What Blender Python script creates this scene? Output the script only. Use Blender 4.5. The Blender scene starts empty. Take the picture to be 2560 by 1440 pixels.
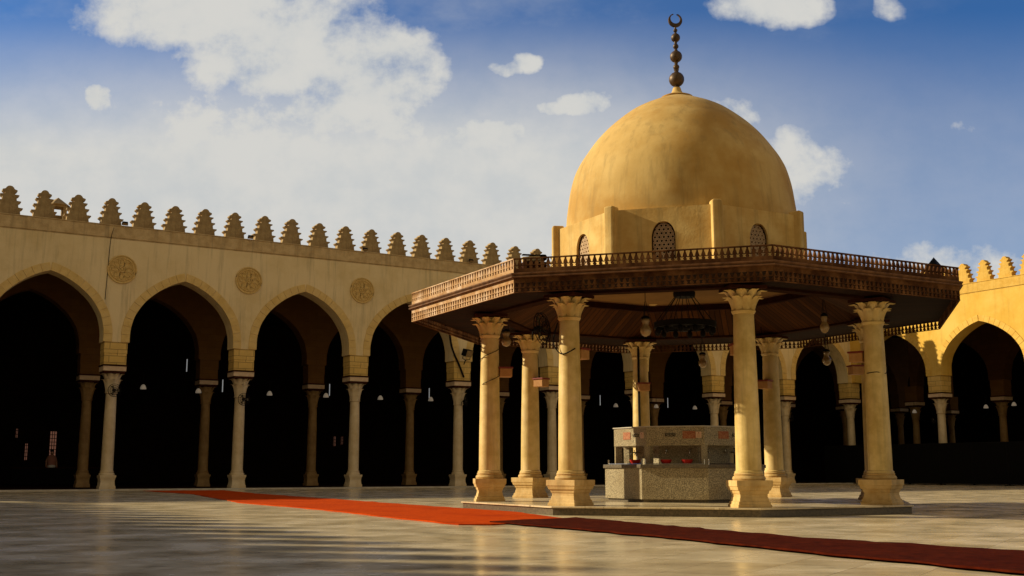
import bpy, math, random
from mathutils import Vector, Matrix
random.seed(7)
R_ = math.radians
scene = bpy.context.scene
col = scene.collection

# ------------------------------------------------------------------ camera
cam_d = bpy.data.cameras.new('camera')
cam_d.sensor_width = 36.0
cam_d.lens = 36.0 * 2785.0 / 2560.0
cam_d.clip_start = 0.1
cam_d.clip_end = 3000
cam = bpy.data.objects.new('camera', cam_d)
cam.location = (0, 0, 0.8)
cam.rotation_euler = (R_(90 + 9.2547), 0, 0)
col.objects.link(cam)
scene.camera = cam

# ------------------------------------------------------------------ light
SUN_EL, SUN_ANG = 24.2, 168.5            # elevation, angle of the sun from +X towards +Y
sun_dir = Vector((math.cos(R_(SUN_EL)) * math.cos(R_(SUN_ANG)),
                  math.cos(R_(SUN_EL)) * math.sin(R_(SUN_ANG)), math.sin(R_(SUN_EL))))
sd = bpy.data.lights.new('sun', 'SUN')
sd.energy = 5.0
sd.angle = R_(0.6)
sd.color = (1.0, 0.86, 0.58)
so = bpy.data.objects.new('sun', sd)
so.rotation_euler = (-sun_dir).to_track_quat('-Z', 'Y').to_euler()
so.location = (-30, 5, 40)
col.objects.link(so)

scene.view_settings.view_transform = 'Standard'
scene.view_settings.look = 'None'
scene.view_settings.gamma = 1
scene.view_settings.use_curve_mapping = False
scene.view_settings.exposure = 0.32

# ------------------------------------------------------------------ node helpers
class NT:
    def __init__(s, tree):
        s.t = tree; s.n = tree.nodes; s.l = tree.links
    def node(s, typ, **kw):
        nd = s.n.new(typ)
        for k, v in kw.items():
            setattr(nd, k, v)
        return nd
    def put(s, sock, v):
        if isinstance(v, bpy.types.NodeSocket):
            s.l.new(v, sock)
        else:
            sock.default_value = v
    def math(s, op, a, b=None, c=None, clamp=False):
        nd = s.node('ShaderNodeMath', operation=op); nd.use_clamp = clamp
        s.put(nd.inputs[0], a)
        if b is not None: s.put(nd.inputs[1], b)
        if c is not None: s.put(nd.inputs[2], c)
        return nd.outputs[0]
    def smooth(s, v, lo, hi, a=0.0, b=1.0):
        nd = s.node('ShaderNodeMapRange'); nd.interpolation_type = 'SMOOTHSTEP'
        s.put(nd.inputs[0], v); s.put(nd.inputs[1], lo); s.put(nd.inputs[2], hi)
        s.put(nd.inputs[3], a); s.put(nd.inputs[4], b)
        return nd.outputs[0]
    def noise(s, vec, scale, detail=4, rough=0.55, dist=0.0):
        nd = s.node('ShaderNodeTexNoise')
        if vec is not None: s.put(nd.inputs['Vector'], vec)
        nd.inputs['Scale'].default_value = scale
        nd.inputs['Detail'].default_value = detail
        nd.inputs['Roughness'].default_value = rough
        nd.inputs['Distortion'].default_value = dist
        return nd.outputs['Fac']
    def mapping(s, vec, scale=(1, 1, 1), loc=(0, 0, 0), rot=(0, 0, 0)):
        nd = s.node('ShaderNodeMapping')
        s.put(nd.inputs[0], vec)
        nd.inputs['Scale'].default_value = scale
        nd.inputs['Location'].default_value = loc
        nd.inputs['Rotation'].default_value = rot
        return nd.outputs[0]
    def mix(s, f, a, b, blend='MIX'):
        nd = s.node('ShaderNodeMix', data_type='RGBA', blend_type=blend)
        s.put(nd.inputs[0], f)
        s.put(nd.inputs[6], a if isinstance(a, bpy.types.NodeSocket) else (*a, 1))
        s.put(nd.inputs[7], b if isinstance(b, bpy.types.NodeSocket) else (*b, 1))
        return nd.outputs[2]
    def bump(s, h, strength=0.3, dist=0.02):
        nd = s.node('ShaderNodeBump')
        nd.inputs['Strength'].default_value = strength
        nd.inputs['Distance'].default_value = dist
        s.put(nd.inputs['Height'], h)
        return nd.outputs[0]

# ------------------------------------------------------------------ world: sky and clouds
world = bpy.data.worlds.new('World')
scene.world = world
world.use_nodes = True
W = NT(world.node_tree)
W.n.clear()
out = W.node('ShaderNodeOutputWorld')
bg = W.node('ShaderNodeBackground')
sky = W.node('ShaderNodeTexSky', sky_type='NISHITA')
sky.sun_disc = False
sky.sun_elevation = R_(SUN_EL)
sky.sun_rotation = math.atan2(sun_dir.x, sun_dir.y)
sky.altitude = 100
sky.air_density = 1.0
sky.dust_density = 0.3
sky.ozone_density = 3.0
bg.inputs['Strength'].default_value = 0.097
tc = W.node('ShaderNodeTexCoord')
sep = W.node('ShaderNodeSeparateXYZ')
W.l.new(tc.outputs['Generated'], sep.inputs[0])
yy = W.math('MAXIMUM', W.math('ABSOLUTE', sep.outputs[1]), 0.12)
U = W.math('DIVIDE', sep.outputs[0], yy)
V = W.math('DIVIDE', sep.outputs[2], yy)
comb = W.node('ShaderNodeCombineXYZ')
W.put(comb.inputs[0], U); W.put(comb.inputs[1], V)
# domain warp gives the cumulus their ragged outline
nwx = W.math('SUBTRACT', W.noise(comb.outputs[0], 9.0, 5, 0.6), 0.5)
nwy = W.math('SUBTRACT', W.noise(W.mapping(comb.outputs[0], loc=(7, 3, 1)), 9.0, 5, 0.6), 0.5)
U2 = W.math('ADD', U, W.math('MULTIPLY', nwx, 0.07))
V2 = W.math('ADD', V, W.math('MULTIPLY', nwy, 0.05))
blobs = [(-0.300, 0.437, 0.105, 0.040, 1.0), (-0.215, 0.395, 0.095, 0.055, 1.0), (-0.130, 0.365, 0.065, 0.048, 1.0),
         (-0.150, 0.325, 0.105, 0.030, 0.9), (-0.045, 0.300, 0.040, 0.018, 1.0), (-0.018, 0.309, 0.035, 0.014, 1.0), (-0.388, 0.337, 0.012, 0.013, 1.0), (-0.374, 0.325, 0.020, 0.009, 0.8),
         (-0.320, 0.320, 0.060, 0.020, 0.55), (-0.20, 0.295, 0.23, 0.055, 0.80), (-0.003, 0.376, 0.018, 0.008, 0.85), (0.013, 0.381, 0.015, 0.011, 0.95),
         (0.043, 0.336, 0.020, 0.009, 0.9), (0.063, 0.340, 0.022, 0.014, 1.0), (0.082, 0.346, 0.010, 0.006, 0.7), (-0.047, 0.341, 0.010, 0.004, 0.4), (0.2428, 0.435, 0.044, 0.021, 0.95),
         (0.3602, 0.428, 0.018, 0.012, 0.5), (0.200, 0.325, 0.030, 0.020, 0.8), (0.265, 0.272, 0.045, 0.034, 0.8),
         (0.40, 0.185, 0.10, 0.020, 0.5), (0.409, 0.310, 0.020, 0.007, 0.35), (-0.10, 0.24, 0.35, 0.05, 0.70)]
fld = None
for (u, v, a, b, w_) in blobs:
    du = W.math('MULTIPLY', W.math('SUBTRACT', U2, u), 1.0 / a)
    dv = W.math('MULTIPLY', W.math('SUBTRACT', V2, v), 1.0 / b)
    q = W.math('ADD', W.math('MULTIPLY', du, du), W.math('MULTIPLY', dv, dv))
    g = W.math('MULTIPLY', W.smooth(q, 0.0, 2.3, 1.0, 0.0), w_)
    fld = g if fld is None else W.math('MAXIMUM', fld, g)
fine = W.noise(comb.outputs[0], 22.0, 7, 0.62)
mid = W.noise(W.mapping(comb.outputs[0], scale=(1, 1.7, 1)), 5.0, 6, 0.6)
nn_ = W.math('ADD', W.math('MULTIPLY', W.math('SUBTRACT', fine, 0.5), 1.7), W.math('MULTIPLY', W.math('SUBTRACT', mid, 0.5), 1.4))
m1 = W.math('MULTIPLY', W.smooth(W.math('ADD', fld, nn_), 0.02, 1.0), W.smooth(fld, 0.0, 0.25))
# thin veil growing towards the horizon
hz = W.smooth(V, 0.26, 0.46, 1.05, 0.0)
left = W.smooth(U, -0.02, 0.40, 1.0, 0.34)
veil = W.math('MULTIPLY', W.math('MULTIPLY', hz, left), W.smooth(mid, 0.25, 0.65, 0.95, 1.06))
thin = W.math('MULTIPLY', W.smooth(mid, 0.38, 0.75, 0.06, 0.34), left)
back = W.smooth(sep.outputs[1], -0.05, 0.12, 0.85, 0.0)      # unseen warm cloud added behind the viewer as fill light
mask = W.math('MAXIMUM', W.math('MAXIMUM', m1, veil), W.math('MAXIMUM', thin, back), clamp=True)
cloud_col = W.mix(W.smooth(W.math('ADD', W.math('MULTIPLY', mid, 0.5), W.math('MULTIPLY', fine, 0.5)), 0.36, 0.6), (4.7, 4.85, 4.85), (5.4, 5.35, 5.1))
cloud_col = W.mix(W.smooth(sep.outputs[1], -0.05, 0.12, 1.0, 0.0), cloud_col, (3.6, 2.85, 1.5))  # added cloud tinted warm to fill the shaded walls
skyc = W.mix(1.0, sky.outputs[0], (0.22, 0.53, 0.86), 'MULTIPLY')
W.l.new(W.mix(mask, skyc, cloud_col), bg.inputs['Color'])
W.l.new(bg.outputs[0], out.inputs[0])

# ------------------------------------------------------------------ materials
def mat(name, base, rough=0.8, var=None, vscale=3.0, streak=0.0, bump=0.15, bscale=40.0, bdist=0.01,
        spec=0.3, metal=0.0, var2=None, v2scale=0.6):
    m = bpy.data.materials.new(name); m.use_nodes = True
    N = NT(m.node_tree)
    b = N.n['Principled BSDF']
    tcn = N.node('ShaderNodeTexCoord').outputs['Object']
    c = base
    if var is not None:
        c = N.mix(N.smooth(N.noise(tcn, vscale, 6, 0.62), 0.3, 0.72), base, var)
    if var2 is not None:
        c = N.mix(N.smooth(N.noise(N.mapping(tcn, loc=(5, 2, 9)), v2scale, 5, 0.6), 0.42, 0.68), c, var2)
    if streak > 0:
        st = N.noise(N.mapping(tcn, scale=(3.2, 3.2, 0.22)), 1.6, 5, 0.65)
        c = N.mix(N.math('MULTIPLY', N.smooth(st, 0.48, 0.74), streak), c, tuple(x * 0.42 for x in base))
    N.put(b.inputs['Base Color'], c if isinstance(c, bpy.types.NodeSocket) else (*c, 1))
    b.inputs['Roughness'].default_value = rough
    b.inputs['Specular IOR Level'].default_value = spec
    b.inputs['Metallic'].default_value = metal
    if bump > 0:
        hgt = N.math('ADD', N.noise(tcn, bscale, 5, 0.6), N.math('MULTIPLY', N.noise(tcn, bscale * 0.12, 4, 0.6), 2.0))
        N.put(b.inputs['Normal'], N.bump(hgt, bump, bdist))
    return m

def masonry(name, a, bcol, mortar, bw, bh, streak=0.25, axis='XZ', msize=0.012):
    m = bpy.data.materials.new(name); m.use_nodes = True
    N = NT(m.node_tree); b = N.n['Principled BSDF']
    tcn = N.node('ShaderNodeTexCoord').outputs['Object']
    sp = N.node('ShaderNodeSeparateXYZ'); N.l.new(tcn, sp.inputs[0])
    cb = N.node('ShaderNodeCombineXYZ')
    N.put(cb.inputs[0], N.math('ADD', sp.outputs[0], N.math('MULTIPLY', sp.outputs[1], 1.0)))
    N.put(cb.inputs[1], sp.outputs[2])
    br = N.node('ShaderNodeTexBrick')
    N.l.new(cb.outputs[0], br.inputs['Vector'])
    br.inputs['Color1'].default_value = (*a, 1); br.inputs['Color2'].default_value = (*bcol, 1)
    br.inputs['Mortar'].default_value = (*mortar, 1)
    br.inputs['Scale'].default_value = 1.0
    br.inputs['Brick Width'].default_value = bw
    br.inputs['Row Height'].default_value = bh
    br.inputs['Mortar Size'].default_value = msize
    br.inputs['Mortar Smooth'].default_value = 0.4
    c = N.mix(N.smooth(N.noise(tcn, 2.6, 6, 0.65), 0.35, 0.75, 0.0, 0.5), br.outputs['Color'], tuple(x * 0.6 for x in a))
    N.put(b.inputs['Base Color'], c)
    b.inputs['Roughness'].default_value = 0.85
    b.inputs['Specular IOR Level'].default_value = 0.2
    hgt = N.math('SUBTRACT', N.noise(tcn, 30, 5, 0.6), N.math('MULTIPLY', br.outputs['Fac'], 1.5))
    N.put(b.inputs['Normal'], N.bump(hgt, 0.4, 0.012))
    return m

M = {}
M['plaster_sunlit'] = mat('sunlit_courtyard_plaster', (0.68, 0.42, 0.075), 0.9, var=(0.60, 0.34, 0.045), vscale=1.4, streak=0.25,
                   var2=(0.72, 0.48, 0.12), v2scale=0.35, bump=0.25, bscale=22, bdist=0.015)  # sunlit copy of the courtyard plaster, the sun's gold put into its colour
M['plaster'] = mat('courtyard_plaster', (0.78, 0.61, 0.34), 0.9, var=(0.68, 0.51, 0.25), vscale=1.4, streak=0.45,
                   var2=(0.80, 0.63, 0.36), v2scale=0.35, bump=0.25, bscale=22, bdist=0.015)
M['cornice_sunlit'] = mat('sunlit_cornice_stone', (0.64, 0.40, 0.09), 0.9, var=(0.54, 0.31, 0.05), vscale=3.5, streak=0.35, bump=0.4, bscale=18, bdist=0.02)  # sunlit copy of the cornice stone, sun warmth put into the colour
M['ring_sunlit'] = mat('sunlit_arch_stone', (0.70, 0.45, 0.10), 0.88, var=(0.60, 0.35, 0.06), vscale=3.2, bump=0.4, bscale=24, bdist=0.012)  # sunlit copy of the arch stone, sun warmth put into the colour
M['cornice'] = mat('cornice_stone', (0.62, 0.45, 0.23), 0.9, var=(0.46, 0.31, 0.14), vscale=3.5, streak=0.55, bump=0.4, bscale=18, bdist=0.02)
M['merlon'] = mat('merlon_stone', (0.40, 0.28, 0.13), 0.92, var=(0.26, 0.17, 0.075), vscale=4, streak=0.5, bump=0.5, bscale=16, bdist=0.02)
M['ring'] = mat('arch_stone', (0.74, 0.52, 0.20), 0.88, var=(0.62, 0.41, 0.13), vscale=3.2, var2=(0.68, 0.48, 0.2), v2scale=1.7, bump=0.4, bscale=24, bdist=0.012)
M['pier'] = masonry('pier_masonry', (0.74, 0.50, 0.16), (0.64, 0.41, 0.11), (0.25, 0.15, 0.05), 0.62, 0.26)
M['inner_wall'] = masonry('hall_masonry', (0.17, 0.08, 0.02), (0.145, 0.065, 0.016), (0.13, 0.06, 0.018), 0.7, 0.3)  # darker than the pier masonry, hall gloom put into its colour
M['inner_dark'] = masonry('shaded_hall_masonry', (0.085, 0.035, 0.010), (0.07, 0.028, 0.008), (0.05, 0.02, 0.006), 0.7, 0.3)  # darkest copy of the hall masonry, deeper shade put into its colour
M['carved'] = mat('carved_stone', (0.70, 0.49, 0.19), 0.9, var=(0.56, 0.37, 0.12), vscale=9, bump=0.5, bscale=30, bdist=0.02)
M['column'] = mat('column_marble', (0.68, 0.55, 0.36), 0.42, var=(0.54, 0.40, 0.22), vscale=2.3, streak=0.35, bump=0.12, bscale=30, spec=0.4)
M['column2'] = mat('hall_column_marble', (0.34, 0.21, 0.08), 0.6, var=(0.22, 0.12, 0.04), vscale=2.3, streak=0.3, bump=0.12, bscale=30, spec=0.3)  # dark copy of the column marble, hall shade put into its colour
M['slab'] = mat('impost_stone', (0.66, 0.50, 0.34), 0.7, var=(0.55, 0.38, 0.24), vscale=6, bump=0.2)
M['beam'] = mat('dark_red_wood', (0.06, 0.018, 0.008), 0.9, var=(0.03, 0.010, 0.006), vscale=8, bump=0.3, spec=0.05)
M['kcol'] = mat('kiosk_column_limestone', (0.76, 0.56, 0.22), 0.50, var=(0.54, 0.36, 0.10), vscale=3.0, streak=0.55,
                var2=(0.76, 0.55, 0.27), v2scale=1.1, bump=0.14, bscale=34, spec=0.35)
M['kbase'] = mat('kiosk_base_limestone', (0.66, 0.46, 0.2), 0.75, var=(0.50, 0.31, 0.1), vscale=5, streak=0.5, bump=0.35, bscale=26, bdist=0.012)
M['dome'] = mat('dome_plaster', (0.62, 0.42, 0.15), 0.85, var=(0.52, 0.33, 0.10), vscale=1.1, var2=(0.45, 0.25, 0.055), v2scale=0.7,
                streak=0.45, bump=0.2, bscale=20, bdist=0.012)
M['drum'] = mat('drum_plaster', (0.70, 0.49, 0.18), 0.88, var=(0.55, 0.33, 0.09), vscale=2.0, streak=0.75, bump=0.3, bscale=22, bdist=0.012)
M['screen'] = mat('window_screen_stone', (0.62, 0.44, 0.27), 0.8, var=(0.5, 0.34, 0.2), vscale=12, bump=0.1)
M['dark'] = mat('dark_void', (0.006, 0.005, 0.005), 0.9, bump=0)
M['wood'] = mat('dark_carved_wood', (0.035, 0.011, 0.003), 0.9, var=(0.02, 0.006, 0.002), vscale=6, bump=0.35, bscale=50, bdist=0.006, spec=0.04)
M['fasciawood'] = mat('weathered_shaded_fascia_wood', (0.085, 0.032, 0.010), 0.9, var=(0.035, 0.012, 0.004), vscale=7, streak=0.5, var2=(0.19, 0.085, 0.03), v2scale=2.0, bump=0.35, bscale=45, bdist=0.006, spec=0.08)  # weathered wood, also darkened for the roof sides in shade
M['sunlitwood'] = mat('sunlit_fascia_wood', (0.50, 0.30, 0.14), 0.85, var=(0.34, 0.16, 0.05), vscale=6, streak=0.6, var2=(0.62, 0.44, 0.30), v2scale=3.0, bump=0.35, bscale=45, bdist=0.006)  # lit copy of the fascia wood, sunlight put into its colour
M['mould'] = mat('roof_moulding_wood', (0.20, 0.095, 0.04), 0.7, var=(0.09, 0.04, 0.018), vscale=7, bump=0.2, spec=0.15)
M['bronze'] = mat('finial_bronze', (0.10, 0.055, 0.02), 0.5, var=(0.04, 0.022, 0.01), vscale=7, bump=0.2, spec=0.5, metal=0.4)
M['iron'] = mat('black_iron', (0.006, 0.005, 0.0045), 0.7, bump=0.1, spec=0.12)
M['black'] = mat('black_cloth', (0.006, 0.0055, 0.005), 0.95, bump=0.2, spec=0.05)
M['glass'] = mat('frosted_lamp_glass', (0.34, 0.23, 0.10), 0.25, var=(0.22, 0.13, 0.05), vscale=14, bump=0.0, spec=0.6)
M['white'] = mat('white_enamel', (0.62, 0.60, 0.55), 0.4, bump=0)
M['boxorange'] = mat('lamp_box_orange', (0.52, 0.27, 0.10), 0.7, var=(0.42, 0.2, 0.06), vscale=9, bump=0.1)
M['redtop'] = mat('red_box_lid', (0.20, 0.03, 0.02), 0.5, bump=0.1)
M['red'] = mat('red_plastic', (0.50, 0.02, 0.012), 0.35, bump=0, spec=0.5)
M['steel'] = mat('tap_chrome', (0.5, 0.47, 0.42), 0.25, metal=0.9, bump=0)
M['kerb'] = mat('pale_kerb_marble', (0.55, 0.50, 0.42), 0.4, var=(0.4, 0.35, 0.28), vscale=3, bump=0.1)
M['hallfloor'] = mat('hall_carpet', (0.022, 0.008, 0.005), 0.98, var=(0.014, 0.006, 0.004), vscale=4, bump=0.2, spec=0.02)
M['hallwall'] = mat('hall_back_wall', (0.016, 0.009, 0.005), 0.95, var=(0.01, 0.006, 0.003), vscale=1.2, bump=0.2, spec=0.05)  # hall carpet, wall and ceiling near black, the interior's shade put into colour
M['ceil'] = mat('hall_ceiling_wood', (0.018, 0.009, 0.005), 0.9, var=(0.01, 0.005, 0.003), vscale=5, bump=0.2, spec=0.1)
M['skin'] = mat('skin', (0.35, 0.17, 0.10), 0.6, bump=0)
M['cloth_white'] = mat('white_cotton', (0.75, 0.72, 0.66), 0.9, bump=0.1)
M['cloth_pink'] = mat('dull_pink_cotton', (0.42, 0.18, 0.13), 0.9, bump=0.1)
M['hair'] = mat('black_hair', (0.012, 0.009, 0.007), 0.7, bump=0)
M['paper'] = mat('paper_notice', (0.66, 0.44, 0.30), 0.8, bump=0)
M['redpaper'] = mat('red_poster', (0.26, 0.055, 0.022), 0.7, var=(0.42, 0.2, 0.09), vscale=40, bump=0)
M['plaque'] = mat('dark_plaque', (0.035, 0.03, 0.015), 0.5, bump=0)
M['ink'] = mat('pale_lettering', (0.6, 0.5, 0.3), 0.6, bump=0)

def glow(name, c, s):
    m = bpy.data.materials.new(name); m.use_nodes = True
    b = m.node_tree.nodes['Principled BSDF']
    b.inputs['Base Color'].default_value = (*c, 1)
    b.inputs['Emission Color'].default_value = (*c, 1)
    b.inputs['Emission Strength'].default_value = s
    return m
M['lampglow'] = glow('hall_lamp_glass', (0.5, 0.43, 0.34), 0.12)
M['tubeglow'] = glow('hall_tube_light', (0.6, 0.64, 0.68), 0.22)
M['daywin'] = glow('daylit_window', (0.5, 0.22, 0.14), 0.16)

def granite():
    m = bpy.data.materials.new('speckled_granite'); m.use_nodes = True
    N = NT(m.node_tree); b = N.n['Principled BSDF']
    tcn = N.node('ShaderNodeTexCoord').outputs['Object']
    v = N.node('ShaderNodeTexVoronoi'); v.inputs['Scale'].default_value = 38
    N.l.new(N.mapping(tcn), v.inputs['Vector'])
    n1 = N.noise(tcn, 60, 3, 0.75); n2 = N.noise(tcn, 2.2, 4, 0.6)
    c = N.mix(N.smooth(n1, 0.42, 0.62), (0.13, 0.10, 0.055), (0.52, 0.43, 0.26))
    c = N.mix(N.smooth(v.outputs['Distance'], 0.1, 0.3, 0.55, 0.0), c, (0.62, 0.48, 0.28))
    c = N.mix(N.smooth(n2, 0.4, 0.7, 0.0, 0.35), c, (0.22, 0.15, 0.06))
    N.put(b.inputs['Base Color'], c)
    b.inputs['Roughness'].default_value = 0.38
    return m
M['granite'] = granite()
M['granite_dark'] = mat('dark_granite', (0.07, 0.055, 0.035), 0.4, var=(0.16, 0.12, 0.07), vscale=28, bump=0.1, spec=0.4)

def planks(name, a, b_, pitch, axis=0, rough=0.55):
    m = bpy.data.materials.new(name); m.use_nodes = True
    N = NT(m.node_tree); b = N.n['Principled BSDF']
    tcn = N.node('ShaderNodeTexCoord').outputs['Object']
    sp = N.node('ShaderNodeSeparateXYZ'); N.l.new(tcn, sp.inputs[0])
    x = N.math('DIVIDE', sp.outputs[axis], pitch)
    fr = N.math('ABSOLUTE', N.math('SUBTRACT', N.math('FRACT', x), 0.5))
    groove = N.smooth(fr, 0.36, 0.48)
    wn = N.node('ShaderNodeTexWhiteNoise', noise_dimensions='1D')
    N.put(wn.inputs['W'], N.math('FLOOR', x))
    c = N.mix(wn.outputs['Value'], a, b_)
    c = N.mix(N.smooth(N.noise(N.mapping(tcn, scale=(14, 2, 2)), 2, 5, 0.6), 0.35, 0.75, 0, 0.55), c, tuple(q * 0.45 for q in a))
    c = N.mix(N.math('MULTIPLY', groove, 0.75), c, (0.012, 0.004, 0.002))
    N.put(b.inputs['Base Color'], c)
    b.inputs['Roughness'].default_value = rough
    b.inputs['Specular IOR Level'].default_value = 0.08
    N.put(b.inputs['Normal'], N.bump(N.math('SUBTRACT', 1.0, groove), 0.7, 0.015))
    return m
M['boards'] = planks('ceiling_boards', (0.095, 0.032, 0.005), (0.035, 0.011, 0.002), 0.13, 0, 0.8)
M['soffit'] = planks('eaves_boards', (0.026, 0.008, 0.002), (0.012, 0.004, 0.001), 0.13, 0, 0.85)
M['inner_ceiling'] = mat('ochre_inner_ceiling', (0.24, 0.12, 0.018), 0.85, var=(0.17, 0.08, 0.01), vscale=1.2, bump=0.1)

def marble_floor():
    m = bpy.data.materials.new('polished_marble_paving'); m.use_nodes = True
    N = NT(m.node_tree); b = N.n['Principled BSDF']
    tcn = N.node('ShaderNodeTexCoord').outputs['Object']
    vec = N.mapping(tcn, rot=(0, 0, R_(30.74)))
    br = N.node('ShaderNodeTexBrick')
    N.l.new(vec, br.inputs['Vector'])
    br.offset = 0.0
    br.inputs['Color1'].default_value = (0.9, 0.9, 0.9, 1); br.inputs['Color2'].default_value = (0.2, 0.2, 0.2, 1)
    br.inputs['Mortar'].default_value = (0, 0, 0, 1)
    br.inputs['Scale'].default_value = 1.0
    br.inputs['Brick Width'].default_value = 0.6; br.inputs['Row Height'].default_value = 0.6
    br.inputs['Mortar Size'].default_value = 0.006; br.inputs['Mortar Smooth'].default_value = 0.3
    bwn = N.node('ShaderNodeRGBToBW'); N.l.new(br.outputs['Color'], bwn.inputs[0])
    base = N.mix(N.smooth(bwn.outputs[0], 0.2, 0.9), (0.60, 0.475, 0.285), (0.72, 0.59, 0.38))
    vein = N.noise(N.mapping(tcn, scale=(0.6, 1.3, 1)), 1.7, 8, 0.68, 1.6)
    base = N.mix(N.smooth(vein, 0.48, 0.68, 0, 0.42), base, (0.24, 0.17, 0.085))
    big = N.noise(tcn, 0.16, 4, 0.6)
    base = N.mix(N.smooth(big, 0.4, 0.7, 0, 0.22), base, (0.34, 0.27, 0.17))
    base = N.mix(N.math('MULTIPLY', br.outputs['Fac'], 0.4), base, (0.12, 0.09, 0.06))
    N.put(b.inputs['Base Color'], base)
    rr = N.smooth(N.noise(tcn, 1.1, 5, 0.6), 0.3, 0.75, 0.13, 0.34)
    N.put(b.inputs['Roughness'], rr)
    b.inputs['Specular IOR Level'].default_value = 0.36
    hgt = N.math('ADD', N.noise(N.mapping(tcn, scale=(0.5, 1.0, 1)), 2.4, 3, 0.5), N.math('MULTIPLY', bwn.outputs[0], 0.35))
    N.put(b.inputs['Normal'], N.bump(hgt, 0.12, 0.02))
    return m
M['marble'] = marble_floor()

def carpet_mat(name, a, b_, c_):
    m = bpy.data.materials.new(name); m.use_nodes = True
    N = NT(m.node_tree); b = N.n['Principled BSDF']
    tcn = N.node('ShaderNodeTexCoord').outputs['Object']
    c = N.mix(N.smooth(N.noise(N.mapping(tcn, scale=(1, 1, 1)), 7, 7, 0.75), 0.3, 0.72), a, b_)
    c = N.mix(N.smooth(N.noise(tcn, 0.8, 4, 0.6), 0.45, 0.7, 0, 0.6), c, c_)
    N.put(b.inputs['Base Color'], c)
    b.inputs['Roughness'].default_value = 1.0
    b.inputs['Specular IOR Level'].default_value = 0.03
    b.inputs['Sheen Weight'].default_value = 0.0
    N.put(b.inputs['Normal'], N.bump(N.noise(tcn, 90, 4, 0.7), 0.5, 0.01))
    return m
M['carpet1'] = carpet_mat('orange_red_carpet', (0.56, 0.066, 0.003), (0.42, 0.042, 0.002), (0.34, 0.03, 0.002))
M['carpet2'] = carpet_mat('worn_maroon_carpet', (0.085, 0.011, 0.003), (0.03, 0.004, 0.0015), (0.04, 0.0035, 0.001))

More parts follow.
